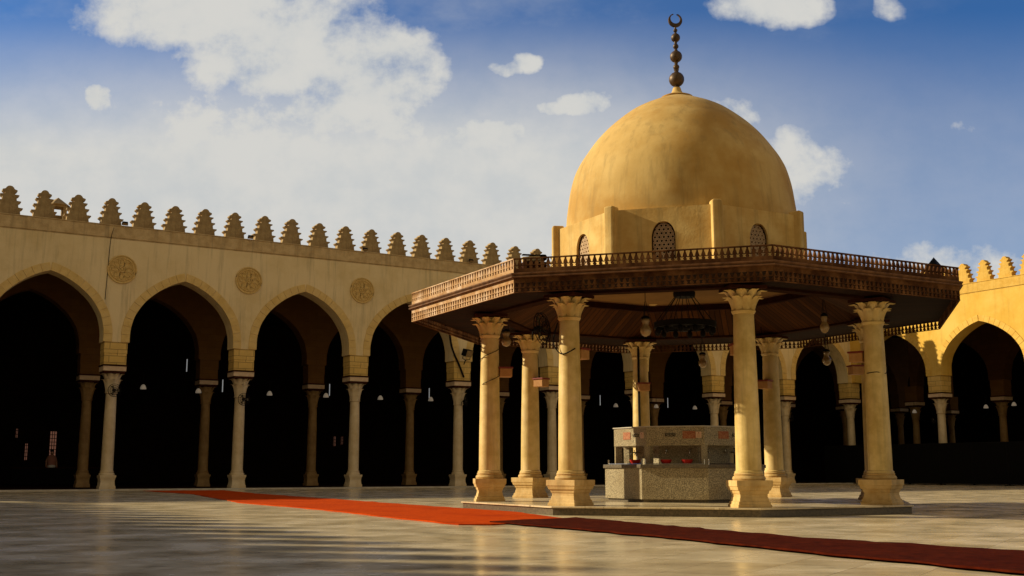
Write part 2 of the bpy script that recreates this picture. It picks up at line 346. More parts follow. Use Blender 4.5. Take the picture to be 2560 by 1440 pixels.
# ------------------------------------------------------------------ mesh helpers
class MB:
    def __init__(s): s.v = []; s.f = []
    def add(s, vs, fs, mtx=None):
        o = len(s.v)
        s.v += [tuple(mtx @ Vector(p)) if mtx is not None else tuple(p) for p in vs]
        s.f += [tuple(i + o for i in f) for f in fs]
        return s
    def box(s, x0, x1, y0, y1, z0, z1, mtx=None):
        vs = [(x0, y0, z0), (x1, y0, z0), (x1, y1, z0), (x0, y1, z0), (x0, y0, z1), (x1, y0, z1), (x1, y1, z1), (x0, y1, z1)]
        return s.add(vs, [(0, 3, 2, 1), (4, 5, 6, 7), (0, 1, 5, 4), (1, 2, 6, 5), (2, 3, 7, 6), (3, 0, 4, 7)], mtx)
    def prism(s, poly, y0, y1, mtx=None):            # polygon in x,z (ccw seen from -y) extruded along y
        n = len(poly)
        vs = [(x, y0, z) for x, z in poly] + [(x, y1, z) for x, z in poly]
        fs = [tuple(range(n)), tuple(range(2 * n - 1, n - 1, -1))]
        fs += [(i + n, (i + 1) % n + n, (i + 1) % n, i) for i in range(n)]
        return s.add(vs, fs, mtx)
    def flat(s, poly, z0, z1, mtx=None):             # polygon in x,y (ccw) extruded in z
        n = len(poly)
        vs = [(x, y, z0) for x, y in poly] + [(x, y, z1) for x, y in poly]
        fs = [tuple(range(n - 1, -1, -1)), tuple(range(n, 2 * n))]
        fs += [(i, (i + 1) % n, (i + 1) % n + n, i + n) for i in range(n)]
        return s.add(vs, fs, mtx)
    def lathe(s, prof, seg=24, mtx=None, cap=True, phase=0.0):       # prof: [(r,z)...] bottom to top
        vs = []; fs = []
        for r, z in prof:
            for k in range(seg):
                a = 2 * math.pi * k / seg + phase
                vs.append((r * math.cos(a), r * math.sin(a), z))
        for i in range(len(prof) - 1):
            for k in range(seg):
                k2 = (k + 1) % seg
                fs.append((i * seg + k, i * seg + k2, (i + 1) * seg + k2, (i + 1) * seg + k))
        if cap:
            fs.append(tuple(range(seg - 1, -1, -1)))
            fs.append(tuple(range((len(prof) - 1) * seg, len(prof) * seg)))
        return s.add(vs, fs, mtx)
    def tube(s, pts, r, seg=6, closed=False):
        pts = [Vector(p) for p in pts]; n = len(pts); vs = []; fs = []
        for i, p in enumerate(pts):
            a = pts[i - 1] if (i > 0 or closed) else p
            b = pts[(i + 1) % n] if (i < n - 1 or closed) else p
            d = (b - a).normalized()
            up = Vector((0, 0, 1)) if abs(d.z) < 0.95 else Vector((1, 0, 0))
            x = d.cross(up).normalized(); y = x.cross(d)
            for k in range(seg):
                an = 2 * math.pi * k / seg
                vs.append(tuple(p + (x * math.cos(an) + y * math.sin(an)) * r))
        m_ = n if closed else n - 1
        for i in range(m_):
            j = (i + 1) % n
            for k in range(seg):
                k2 = (k + 1) % seg
                fs.append((i * seg + k, j * seg + k, j * seg + k2, i * seg + k2))
        if not closed:
            fs.append(tuple(range(seg))); fs.append(tuple(range((n - 1) * seg + seg - 1, (n - 1) * seg - 1, -1)))
        return s.add(vs, fs)
    def build(s, name, m, parent=None, smooth=False, bevel=0.0, loc=None, rotz=None, fix=True):
        me = bpy.data.meshes.new(name)
        me.from_pydata(s.v, [], s.f)
        if fix:
            import bmesh
            bm = bmesh.new(); bm.from_mesh(me)
            bmesh.ops.recalc_face_normals(bm, faces=bm.faces)
            bm.to_mesh(me); bm.free()
        me.materials.append(m)
        if smooth:
            me.polygons.foreach_set('use_smooth', [True] * len(me.polygons))
            me.set_sharp_from_angle(angle=R_(38))
        me.update()
        o = bpy.data.objects.new(name, me)
        col.objects.link(o)
        if parent is not None: o.parent = parent
        if loc: o.location = loc
        if rotz is not None: o.rotation_euler = (0, 0, rotz)
        if bevel > 0:
            b = o.modifiers.new('bevel', 'BEVEL'); b.width = bevel; b.segments = 2; b.limit_method = 'ANGLE'
        return o

def empty(name, loc=(0, 0, 0), rotz=0.0):
    o = bpy.data.objects.new(name, None); o.empty_display_size = 0.3
    o.location = loc; o.rotation_euler = (0, 0, rotz); col.objects.link(o); return o
def tag(o, label, cat, group=None):
    o['label'] = label; o['category'] = cat
    if group: o['group'] = group
    return o
def struct(o, kind='structure'):
    o['kind'] = kind; return o
def copy_tree(o, parent=None, label=None):
    c = o.copy(); col.objects.link(c)
    if parent is not None: c.parent = parent
    if label is not None: c['label'] = label
    for ch in o.children: copy_tree(ch, c)
    return c

# ------------------------------------------------------------------ site geometry
AL = 1.0344
CX, CY = 19.734, 64.794                   # the far corner of the courtyard
dL = Vector((math.sin(AL), math.cos(AL), 0)); dR = Vector((math.cos(AL), -math.sin(AL), 0))
CORNER = Vector((CX, CY, 0))
ANG_L = math.pi / 2 - AL; ANG_R = -AL
BL, BR = 5.1475, 5.92
def Lw(s, o, z): return CORNER + dL * s - dR * o + Vector((0, 0, z))     # o = distance into the hall
def Rw(s, o, z): return CORNER + dR * s + dL * o + Vector((0, 0, z))

ground = MB().box(-400, 400, -400, 400, -0.4, 0.0).build('courtyard_floor', M['marble']); struct(ground)

# hall floors, kerbs
def hall_floor(name, p, ang, x0, x1):
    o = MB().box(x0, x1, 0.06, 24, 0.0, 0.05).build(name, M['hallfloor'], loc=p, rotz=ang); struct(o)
hall_floor('hall_floor', tuple(CORNER), ANG_L, -70, 24)
hall_floor('hall_floor', tuple(CORNER), ANG_R, 0.3, 40)
k = MB().box(-63, 0.45, -0.45, 0.055, -0.02, 0.055).build('kerb', M['kerb'], loc=tuple(CORNER), rotz=ANG_L); struct(k)
k = MB().box(0.46, 40, -0.45, 0.055, -0.02, 0.055).build('kerb', M['kerb'], loc=tuple(CORNER), rotz=ANG_R); struct(k)

# ------------------------------------------------------------------ arcade pieces
Z_ARCH = [(2.07, 5.75), (2.07, 6.0), (2.05, 6.3), (1.94, 6.75), (1.79, 7.05), (1.55, 7.4), (1.28, 7.67), (0.97, 7.92), (0.68, 8.10), (0.34, 8.27), (0.0, 8.38)]
def arch_pts(half, n=26):
    """(t,z) from left spring to right spring, t in [-half, half]"""
    k = half / 2.07
    src = Z_ARCH
    # resample with a smooth Catmull-Rom through the points
    P = [(-t * k, z) for t, z in src]
    res = []
    for i in range(len(P) - 1):
        p0 = P[max(i - 1, 0)]; p1 = P[i]; p2 = P[i + 1]; p3 = P[min(i + 2, len(P) - 1)]
        for j in range(3):
            u = j / 3
            def cr(a, b, c, d): return 0.5 * ((2 * b) + (-a + c) * u + (2 * a - 5 * b + 4 * c - d) * u * u + (-a + 3 * b - 3 * c + d) * u ** 3)
            res.append((cr(p0[0], p1[0], p2[0], p3[0]), cr(p0[1], p1[1], p2[1], p3[1])))
    res.append(P[-1])
    return res + [(-t, z) for t, z in res[-2::-1]]

def wall_mesh(xs, y0, y1, ztop, mb=None, pier=0.50, z0=5.75):
    """wall over arches; xs are the pier axes"""
    mb = mb or MB()
    for a, b in zip(xs[:-1], xs[1:]):
        c = (a + b) / 2; half = (b - a) / 2 - pier
        pts = [(c + t, z) for t, z in arch_pts(half)]
        for yy_, flip in ((y0, False), (y1, True)):
            vs = []; fs = []
            vs += [(a, yy_, z0), (pts[0][0], yy_, z0), (pts[0][0], yy_, ztop), (a, yy_, ztop)]; fs.append((0, 1, 2, 3))
            for (xa, za), (xb, zb) in zip(pts[:-1], pts[1:]):
                o = len(vs); vs += [(xa, yy_, za), (xb, yy_, zb), (xb, yy_, ztop), (xa, yy_, ztop)]; fs.append((o, o + 1, o + 2, o + 3))
            o = len(vs); vs += [(pts[-1][0], yy_, z0), (b, yy_, z0), (b, yy_, ztop), (pts[-1][0], yy_, ztop)]; fs.append((o, o + 1, o + 2, o + 3))
            if flip: fs = [f[::-1] for f in fs]
            mb.add(vs, fs)
        vs = []; fs = []
        for x, z in pts: vs += [(x, y0, z), (x, y1, z)]
        for i in range(len(pts) - 1): fs.append((2 * i, 2 * i + 1, 2 * i + 3, 2 * i + 2))
        mb.add(vs, fs)
        mb.add([(a, y0, z0), (a, y1, z0), (pts[0][0], y1, z0), (pts[0][0], y0, z0)], [(0, 1, 2, 3)])
        mb.add([(b, y0, z0), (b, y1, z0), (pts[-1][0], y1, z0), (pts[-1][0], y0, z0)], [(0, 1, 2, 3)])
        mb.add([(a, y0, ztop), (b, y0, ztop), (b, y1, ztop), (a, y1, ztop)], [(0, 1, 2, 3)])
    return mb

def ring_mesh(half, c=0.0, y=-0.228, w=0.33, th=0.05):
    mb = MB(); pts = arch_pts(half)
    # arc-length resample into voussoirs
    P = [Vector((c + t, 0, z)) for t, z in pts]
    L = [0.0]
    for a, b in zip(P[:-1], P[1:]): L.append(L[-1] + (b - a).length)
    def at(s):
        s = min(max(s, 0), L[-1] - 1e-6)
        for i in range(len(L) - 1):
            if L[i + 1] >= s:
                f = (s - L[i]) / (L[i + 1] - L[i]); p = P[i].lerp(P[i + 1], f)
                s0 = max(i - 1, 0); s1 = min(i + 2, len(P) - 1)
                d = (P[s1] - P[s0]).normalized()
                return p, Vector((-d.z, 0, d.x))
        return P[-1], Vector((1, 0, 0))
    n = int(L[-1] / 0.30); 
    for k in range(n):
        g = 0.006
        s0 = L[-1] * k / n + g; s1 = L[-1] * (k + 1) / n - g
        (a, na), (m_, nm), (b, nb) = at(s0), at((s0 + s1) / 2), at(s1)
        jit = random.uniform(-0.006, 0.006); ww = w + random.uniform(-0.008, 0.008)
        poly = [a, m_, b, b + nb * ww, m_ + nm * ww, a + na * ww]
        # inner edge overlaps the soffit edge by a few mm so that no sliver shows
        mb.prism([(p.x, p.z) for p in poly][::-1], y - jit, y + th)
    return mb

def merlon_mesh():
    poly = [(.41, 0), (.39, .17), (.485, .235), (.488, .275), (.325, .285), (.312, .42), (.405, .485), (.408, .53), (.255, .54), (.242, .665),
            (.332, .725), (.335, .765), (.18, .775), (.15, .82), (.255, .885), (.258, .945), (.155, .98), (.125, 1.04), (.065, 1.09), (0.0, 1.10)]
    full = poly + [(-x, z_) for x, z_ in poly[-2::-1]]
    return MB().prism(full, -0.17, 0.17)

def roundel_mesh():
    mb = MB(); mt = Matrix.Rotation(math.pi / 2, 4, 'X')
    def tor(r, rr, y):
        mb.tube([(r * math.cos(a), y, r * math.sin(a)) for a in [2 * math.pi * k / 36 for k in range(36)]], rr, 8, closed=True)
    mb.lathe([(0.56, -0.01), (0.56, 0.012), (0.0005, 0.014)], 36, mt)
    tor(0.55, 0.03, -0.02); tor(0.45, 0.022, -0.02); tor(0.10, 0.025, -0.03)
    for k in range(8):
        a = 2 * math.pi * k / 8
        pts = []
        for j in range(13):
            t = j / 12 * 2 * math.pi
            rr = 0.27 + 0.13 * math.cos(t); of = 0.075 * math.sin(t)
            pts.append((rr * math.cos(a) - of * math.sin(a), -0.025, rr * math.sin(a) + of * math.cos(a)))
        mb.tube(pts[:-1], 0.016, 6, closed=True)
        a2 = a + math.pi / 8
        mb.tube([(0.13 * math.cos(a2), -0.02, 0.13 * math.sin(a2)), (0.30 * math.cos(a2 + 0.05), -0.03, 0.30 * math.sin(a2 + 0.05)), (0.43 * math.cos(a2), -0.02, 0.43 * math.sin(a2))], 0.013, 6)
    mb.lathe([(0.05, 0.01), (0.05, 0.04), (0.02, 0.06)], 12, mt)
    return mb

def capital_mesh(r0, r1, z0, z1, leaves=8):
    """bell with two tiers of leaves that curl outwards, and corner volutes"""
    mb = MB(); hgt = z1 - z0
    prof = []
    for i in range(9):
        t = i / 8; prof.append((r0 * 0.97 + (r1 * 0.66 - r0) * (t ** 2.2), z0 + 0.05 * hgt + 0.93 * hgt * t))
    mb.lathe([(r0 * 1.12, z0), (r0 * 1.18, z0 + 0.02), (r0 * 1.12, z0 + 0.045)] + prof, 24)
    def leaf(a, za, zb, ra, rb, w, curl):
        vs = []; fs = []; n = 10; J = (-1, -0.55, 0, 0.55, 1); m = len(J)
        for i in range(n):
            t = i / (n - 1); e = max(0.0, (t - 0.72) / 0.28)
            z = za + (zb - za) * min(1.0, t * 1.08) - curl * 0.55 * e * e
            r = ra + (rb - ra) * t ** 2.0 + curl * e ** 1.3
            ww = w * (0.62 + 0.46 * math.sin(math.pi * min(t * 0.72 + 0.06, 1))) * math.sqrt(max(0.06, 1 - max(0, (t - 0.62) / 0.40) ** 2))
            for j in J:
                rr = r + 0.042 * (1 - j * j) * min(1, 0.35 + t) + (0.008 if j == 0 else 0)
                vs.append((rr * math.cos(a) - j * ww * math.sin(a), rr * math.sin(a) + j * ww * math.cos(a), z))
        m0 = len(vs)
        vs += [(x * 0.91, y * 0.91, z - 0.012) for x, y, z in vs]
        for i in range(n - 1):
            for j in range(m - 1):
                q = (i * m + j, i * m + j + 1, (i + 1) * m + j + 1, (i + 1) * m + j)
                fs.append(q); fs.append(tuple(m0 + k for k in q[::-1]))
            for j in (0, m - 1):
                fs.append((i * m + j, (i + 1) * m + j, m0 + (i + 1) * m + j, m0 + i * m + j))
        for j in range(m - 1):
            o = (n - 1) * m + j; fs.append((o, o + 1, m0 + o + 1, m0 + o))
        mb.add(vs, fs)
    for k in range(leaves):
        a = 2 * math.pi * k / leaves
        leaf(a, z0 + 0.06 * hgt, z0 + 0.74 * hgt, r0 * 1.02, r1 * 0.70, r1 * 0.215, r1 * 0.15)
        leaf(a + math.pi / leaves, z0 + 0.30 * hgt, z0 + 1.03 * hgt, r0 * 1.0, r1 * 0.82, r1 * 0.23, r1 * 0.17)
    return mb

def abacus(r, z0, z1):
    """concave-sided slab"""
    pts = []
    for k in range(4):
        a0 = math.pi / 4 + k * math.pi / 2
        c0 = Vector((math.cos(a0), math.sin(a0))) * r * 1.28; c1 = Vector((math.cos(a0 + math.pi / 2), math.sin(a0 + math.pi / 2))) * r * 1.28
        inn = (c0 + c1).normalized()
        for j in range(6):
            t = j / 6
            p = c0.lerp(c1, t) - inn * (0.16 * r * math.sin(math.pi * t)); pts.append((p.x, p.y))
    return MB().flat(pts, z0, z1)

# ---- one arcade column: > shaft, capital, base, impost
def sq_base(h, prof, z0):
    """square moulded pedestal; prof [(halfwidth, z)...]"""
    mb = MB(); vs = []; fs = []
    for w, z in prof: vs += [(-w, -w, z0 + z), (w, -w, z0 + z), (w, w, z0 + z), (-w, w, z0 + z)]
    for i in range(len(prof) - 1):
        for k in range(4):
            fs.append((4 * i + k, 4 * i + (k + 1) % 4, 4 * i + 4 + (k + 1) % 4, 4 * i + 4 + k))
    fs.append((3, 2, 1, 0)); n = 4 * (len(prof) - 1); fs.append((n, n + 1, n + 2, n + 3))
    return mb.add(vs, fs)

def column_parts(parent_name, m, impost=True, detail=True):
    root = empty(parent_name)
    shaft = []
    for i in range(9):
        t = i / 8; shaft.append((0.232 - 0.03 * t + 0.006 * math.sin(math.pi * t), 0.78 + (3.74 - 0.78) * t))
    MB().lathe([(0.245, 0.74)] + shaft + [(0.225, 3.76)], 24).build('shaft', m, root, smooth=True)
    capital_mesh(0.205, 0.44, 3.75, 4.53, 8 if detail else 6).build('capital', m, root, smooth=True)
    b = sq_base(0, [(0.30, 0), (0.30, 0.10), (0.275, 0.14), (0.26, 0.30), (0.275, 0.40), (0.305, 0.47), (0.305, 0.53)], 0.05)
    b.lathe([(0.29, 0.58), (0.30, 0.62), (0.285, 0.66), (0.25, 0.68), (0.262, 0.72), (0.245, 0.76)], 24)
    b.build('base', m, root, smooth=True)
    if impost:
        ab = MB().box(-0.40, 0.40, -0.40, 0.40, 4.53, 4.61)
        ab.box(-0.46, 0.46, -0.46, 0.46, 4.805, 4.86)
        ab.build('tie_timber', M['beam'], root)
        MB().box(-0.435, 0.435, -0.435, 0.435, 4.612, 4.80).build('impost', M['slab'], root, bevel=0.012)
        pb = MB().box(-0.425, 0.425, -0.38, 0.38, 4.862, 5.30); pb.box(-0.44, 0.44, -0.392, 0.392, 5.30, 5.748)
        pb.build('pier', M['pier'] if m is M['column'] else M['inner_wall'], root, bevel=0.012)
    return root

proto_col = column_parts('column', M['column'])
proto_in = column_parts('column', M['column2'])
merlon0 = merlon_mesh()
roundel0 = roundel_mesh()

def arcade(name, origin, ang, xs, label, x_m0, x_m1, n_detail, merlon_off=0.0, roundels=True, rings=True, sunlit_tone=False):
    root = empty(name, origin, ang); tag(root, label, 'arcade wall')
    w = wall_mesh(xs, -0.2, 0.6, 9.86)
    w.build('wall', M['plaster_sunlit'] if sunlit_tone else M['plaster'], root)
    x0, x1 = min(xs) - 0.5, max(xs) + 0.3
    cn = MB().box(x0, x1, -0.235, 0.62, 9.90, 10.38)
    cn.box(x0, x1, -0.26, 0.63, 10.38, 10.42)
    cn.box(x0, x1, -0.20, 0.60, 9.84, 9.90)
    cn.build('cornice', M['cornice_sunlit'] if sunlit_tone else M['cornice'], root, bevel=0.015)
    first = None
    n = int((x_m1 - x_m0) / 1.2517)
    for i in range(n + 1):
        x = x_m0 + i * 1.2517 + merlon_off
        if first is None: o = first = merlon0.build('merlon', M['cornice_sunlit'] if sunlit_tone else M['merlon'], root, bevel=0.012)
        else: o = first.copy(); col.objects.link(o); o.parent = root
        o.location = (x + random.uniform(-.02, .02), 0.0, 10.42)
        o.rotation_euler = (0, random.uniform(-.012, .012), random.uniform(-.03, .03))
        o.scale = (random.uniform(.96, 1.03), 1, random.uniform(.97, 1.02))
    if rings:
        for i in range(len(xs) - 1):
            ring_mesh((xs[i + 1] - xs[i]) / 2 - 0.50, (xs[i] + xs[i + 1]) / 2).build('arch_ring', M['ring_sunlit'] if sunlit_tone else M['ring'], root, bevel=0.006)
    fr = None
    if roundels:
        for x in xs:
            if fr is None: o = fr = roundel0.build('roundel', M['carved'], root, smooth=True)
            else: o = fr.copy(); col.objects.link(o); o.parent = root
            o.location = (x + 0.06, -0.205, 8.65)
    for x in xs:
        if sunlit_tone and abs(x) < .1: continue
        c = copy_tree(proto_col, root); c.location = (x, 0.2, 0)
        c.rotation_euler = (0, 0, random.choice([0, 1, 2, 3]) * math.pi / 2 if False else 0)
    return root

xsL = [-BL * k for k in range(12, -1, -1)]
A_L = arcade('arcade_wall', tuple(CORNER), ANG_L, xsL,
             'long shaded arcade wall running along the left side of the courtyard', -62.9, -0.2, 9, merlon_off=0.0)
xsR = [BR * k for k in range(0, 6)]
A_R = arcade('arcade_wall', tuple(CORNER), ANG_R, xsR,
             'sunlit golden arcade wall at the right edge behind the domed kiosk', 0.55, 29.4, 5, roundels=False, sunlit_tone=True)
o3 = CORNER + dL * (-63.7)
xsW = [-BR * k for k in range(11, -1, -1)]
A_W = arcade('arcade_wall', tuple(o3), ANG_R + math.pi, xsW,
             'arcade wall closing the courtyard outside the left edge of the picture', -64.6, -0.4, 5, roundels=False)

# solid end masonry over the corner pier
# inner arcades of the halls
def inner_arcade(name, origin, ang, xs, off, label):
    root = empty(name, origin, ang); tag(root, label, 'arcade', 'rows of inner arches in the halls')
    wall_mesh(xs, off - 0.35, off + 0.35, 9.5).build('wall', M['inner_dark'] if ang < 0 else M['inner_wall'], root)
    for x in xs:
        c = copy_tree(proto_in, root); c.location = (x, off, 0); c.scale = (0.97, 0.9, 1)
    return root
names_L = ['inner row of arches just behind the shaded left arcade', 'second inner row of arches deep behind the shaded left arcade',
           'third inner row of arches deepest behind the shaded left arcade']
for r in range(1, 2):
    xs = [BL * k for k in range(-10 + (r > 1) * 0, 4)]
    inner_arcade('inner_arcade', tuple(CORNER), ANG_L, xs, 5.15 * r + 0.2, names_L[r - 1])
names_R = ['inner row of arches just behind the sunlit right arcade', 'second inner row of arches deep behind the sunlit right arcade']
for r in range(1, 2):
    inner_arcade('inner_arcade', tuple(CORNER), ANG_R, [BR * k for k in range(0, 6)], 5.15 * r + 0.2, names_R[r - 1])

# roofs and back walls of the halls
def hall_shell(origin, ang, x0, x1, y1, lab):
    root = empty('prayer_hall', origin, ang); tag(root, lab, 'hall')
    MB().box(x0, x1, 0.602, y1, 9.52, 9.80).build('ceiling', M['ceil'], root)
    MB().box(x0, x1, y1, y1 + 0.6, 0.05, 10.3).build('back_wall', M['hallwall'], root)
    return root
HL = hall_shell(tuple(CORNER), ANG_L, -76, 22, 21, 'dark hall with flat ceiling behind the shaded left arcade')
HR = hall_shell(tuple(CORNER), ANG_R, 0.62, 42, 17, 'dark hall with flat ceiling behind the sunlit right arcade')
HW = hall_shell(tuple(o3), ANG_R + math.pi, -66, 2, 8, 'hall behind the arcade outside the left edge of the picture')
MB().box(-76.6, -76, -2, 21, 0.05, 10.3).build('end_wall', M['hallwall'], HL)
MB().box(22, 22.6, 0, 21.6, 0.05, 10.3).build('end_wall', M['hallwall'], HL)
MB().box(42, 42.6, -0.2, 17.6, 0.05, 10.3).build('end_wall', M['hallwall'], HR)
for (x, z, w, h) in [(-41.98, 2.75, .12, .5), (-41.45, 1.75, .16, .9), (-40.1, 1.9, .36, 2.0), (-23.5, 2.55, .14, .6), (-23.0, 2.6, .12, .5)]:
    wn = MB().box(x - w / 2, x + w / 2, 20.93, 20.985, z - h / 2, z + h / 2).build('window', M['daywin'], HL)
    g = MB()
    for i in range(max(2, int(w / .12)) + 1):
        xx = x - w / 2 + w * i / max(2, int(w / .12)); g.box(xx - .018, xx + .018, 20.90, 20.925, z - h / 2, z + h / 2)
    for i in range(int(h / .2) + 1): g.box(x - w / 2, x + w / 2, 20.88, 20.899, z - h / 2 + i * .2 - .018, z - h / 2 + i * .2 + .018)
    g.build('grille', M['iron'], wn)

for pr in (proto_col, proto_in):
    for ch in list(pr.children): bpy.data.objects.remove(ch)
    bpy.data.objects.remove(pr)

# black cloth screens standing along the right arcade
proto = None
xs_ = [-3.6 + 2.0 * i for i in range(0, 12)]
scr_lab = {0: 'black cloth screen at the corner pier, leftmost of the row', 1: 'black cloth screen next to the corner pier'}
for i, x in enumerate(xs_):
    if x >= 0.4 - 2.0:
        p = CORNER + dR * (x) + dL * (-0.75); ang = ANG_R
    else:
        p = None
    if p is None: continue
    if proto is None:
        proto = empty('cloth_screen')
        MB().box(0.03, 1.95, -0.02, 0.02, 0.12, 2.12).build('panel', M['black'], proto)
        f = MB(); f.box(0.0, 0.03, -0.03, 0.03, 0.0, 2.16); f.box(1.95, 1.98, -0.03, 0.03, 0.0, 2.16); f.box(0.03, 1.95, -0.028, 0.028, 2.12, 2.16); f.box(0.03, 1.95, -0.028, 0.028, 0.07, 0.12)
        f.build('frame', M['iron'], proto)
        ft = MB(); ft.box(-0.02, 0.05, -0.3, 0.3, 0.0, 0.04); ft.box(1.93, 2.0, -0.3, 0.3, 0.0, 0.04); ft.build('foot', M['iron'], proto)
        o = proto
    else:
        o = copy_tree(proto)
    o.location = tuple(p); o.rotation_euler = (0, 0, ang)
    tag(o, 'tall black cloth screen in the row closing the foot of the sunlit right arcade', 'screen', 'black screens along the right arcade')

# ------------------------------------------------------------------ the kiosk
KX, KY, KR, PH = 3.6808, 23.8428, 4.1708, 0.8934
K = empty('domed_kiosk', (KX, KY, 0), PH); tag(K, 'octagonal domed kiosk on eight golden columns in the middle of the courtyard', 'kiosk')
def octo(r, ph=0.0): return [(r * math.cos(ph + k * math.pi / 4), r * math.sin(ph + k * math.pi / 4)) for k in range(8)]
PZ = 0.155
pl = MB().flat(octo(4.72), 0.0, PZ - 0.03); pl.build('plinth', M['granite_dark'], K, bevel=0.01)
MB().flat(octo(4.76), PZ - 0.03, PZ).build('plinth_slab', M['marble'], K, bevel=0.006)

cproto = None
for k in range(8):
    a = k * math.pi / 4
    if cproto is None:
        c = cproto = empty('column')
        sh = []
        for i in range(11):
            t = i / 10
            sh.append((0.222 - 0.040 * t + 0.006 * math.sin(math.pi * t), 0.80 + (3.53 - 0.80) * t))
        s_ = MB().lathe([(0.245, 0.74), (0.245, 0.765), (0.222, 0.785)] + sh + [(0.2, 3.545), (0.205, 3.565)], 32)
        s_.build('shaft', M['kcol'], c, smooth=True)
        capital_mesh(0.185, 0.395, 3.56, 3.96, 8).build('capital', M['kcol'], c, smooth=True)
        b = sq_base(0, [(0.300, 0), (0.300, 0.045), (0.284, 0.055), (0.278, 0.10), (0.262, 0.105), (0.250, 0.17), (0.243, 0.175), (0.243, 0.225), (0.256, 0.232), (0.268, 0.285), (0.290, 0.292), (0.306, 0.35), (0.318, 0.358), (0.320, 0.46)], PZ)
        b.build('pedestal', M['kbase'], c, bevel=0.008)
        MB().lathe([(0.275, PZ + 0.46), (0.29, PZ + 0.49), (0.275, PZ + 0.525), (0.25, PZ + 0.54), (0.262, PZ + 0.565), (0.245, PZ + 0.585), (0.235, PZ + 0.60)], 32).build('base', M['kbase'], c, smooth=True)
        MB().box(-0.34, 0.34, -0.34, 0.34, 3.962, 4.015).build('abacus', M['beam'], c)
        c.parent = K
    else:
        c = copy_tree(cproto, K)
    c.location = (KR * math.cos(a), KR * math.sin(a), 0); c.rotation_euler = (0, 0, a)

# eaves: fascia geometry per side (local x along the edge, y outwards)
RO = 5.83; ap = RO * math.cos(math.pi / 8); sl = RO * math.sin(math.pi / 8)
def baluster_run(zs_w, n, halflen, th=0.03, rails=()):
    mb = MB(); pitch = 2 * halflen / n
    for i in range(n + 1):
        x = -halflen + i * pitch
        L_ = [(w_, z) for w_, z in zs_w]
        poly = [(min(x + w_, halflen), z) for w_, z in L_] + [(max(x - w_, -halflen), z) for w_, z in L_[::-1]]
        mb.prism(poly, -th / 2, th / 2)
    for z0, z1, t in rails: mb.box(-halflen, halflen, -t / 2, t / 2, z0, z1)
    return mb
NB = 43
par = baluster_run([(.016, 4.285), (.034, 4.31), (.016, 4.335), (.038, 4.36), (.026, 4.40), (.014, 4.43), (.014, 4.455)], NB, sl - 0.005, 0.03,
                   rails=[(4.455, 4.475, .05), (4.338, 4.350, .034), (4.205, 4.287, .034)])
apr = baluster_run([(.012, 3.875), (.036, 3.90), (.010, 3.945), (.034, 3.965), (.012, 4.03), (.010, 4.04)], NB, sl - 0.005, 0.026,
                   rails=[(3.862, 3.876, .034), (3.945, 3.957, .034), (4.035, 4.15, .034)])
mou = MB(); 
mprof = [(0.0, 4.12), (0.055, 4.125), (0.055, 4.145), (0.03, 4.155), (0.06, 4.185), (0.06, 4.205), (0.0, 4.21)]
soff = MB()
ri = KR * math.cos(math.pi / 8) - 0.02
def trap(mb, r0, z0, r1, z1, t=0.03, flip=False):
    t8 = math.tan(math.pi / 8)
    vs = [(-r0 * t8, r0, z0), (r0 * t8, r0, z0), (r1 * t8, r1, z1), (-r1 * t8, r1, z1)]
    vs += [(x, y, z + t) for x, y, z in vs]
    mb.add(vs, [(0, 1, 2, 3), (7, 6, 5, 4), (0, 4, 5, 1), (1, 5, 6, 2), (2, 6, 7, 3), (3, 7, 4, 0)])
trap(soff, ap - 0.03, 4.04, ri + 0.12, 4.06)
beam = MB(); t8 = math.tan(math.pi / 8)
trap(beam, ri + 0.12, 4.017, ri - 0.12, 4.017, 0.12)
slope = MB(); trap(slope, ri - 0.12, 4.06, 2.72, 4.60)
rb = MB(); trap(rb, 2.76, 4.56, 2.62, 4.56, 0.14)
roof = MB(); trap(roof, ap - 0.04, 4.10, 2.5, 4.72, 0.06)
firsts = {}
def side(key, mb, m, k, y=0.0, **kw):
    ang = (k + 0.5) * math.pi / 4 - math.pi / 2
    if key not in firsts: o = firsts[key] = mb.build(key, m, K, **kw)
    else: o = firsts[key].copy(); col.objects.link(o); o.parent = K
    o.rotation_euler = (0, 0, ang); o.location = (-math.sin(ang) * y, math.cos(ang) * y, 0)
    return o
mm = MB()
vs = []; 
for sx in (-1, 1):
    for (dy, z) in mprof: vs.append((sx * (ap + dy) * t8, ap + dy, z))
n_ = len(mprof)
mm.add(vs, [tuple(range(n_)), tuple(range(2 * n_ - 1, n_ - 1, -1))] + [(i, (i + 1) % n_, (i + 1) % n_ + n_, i + n_) for i in range(n_)])
for k in range(8):
    for nm, mb_ in (('parapet', par), ('apron', apr)):
        o = side(nm, mb_, M['fasciawood'], k, y=ap - 0.02)
        if k == 3:                         # sunlit side: paler copy of the fascia wood, sunlight put into its colour
            o.data = o.data.copy(); o.data.materials[0] = M['sunlitwood']; o['label'] = 'paler sunlit-toned ' + nm + ' on the left side'
    side('moulding', mm, M['mould'], k)
    side('eaves_soffit', soff, M['soffit'], k)
    side('ring_beam', beam, M['wood'], k)
    side('sloped_ceiling', slope, M['boards'], k)
    side('inner_beam', rb, M['wood'], k)
    side('roof', roof, M['mould'], k)
MB().flat(octo(2.95), 4.71, 4.74).build('inner_ceiling', M['inner_ceiling'], K)

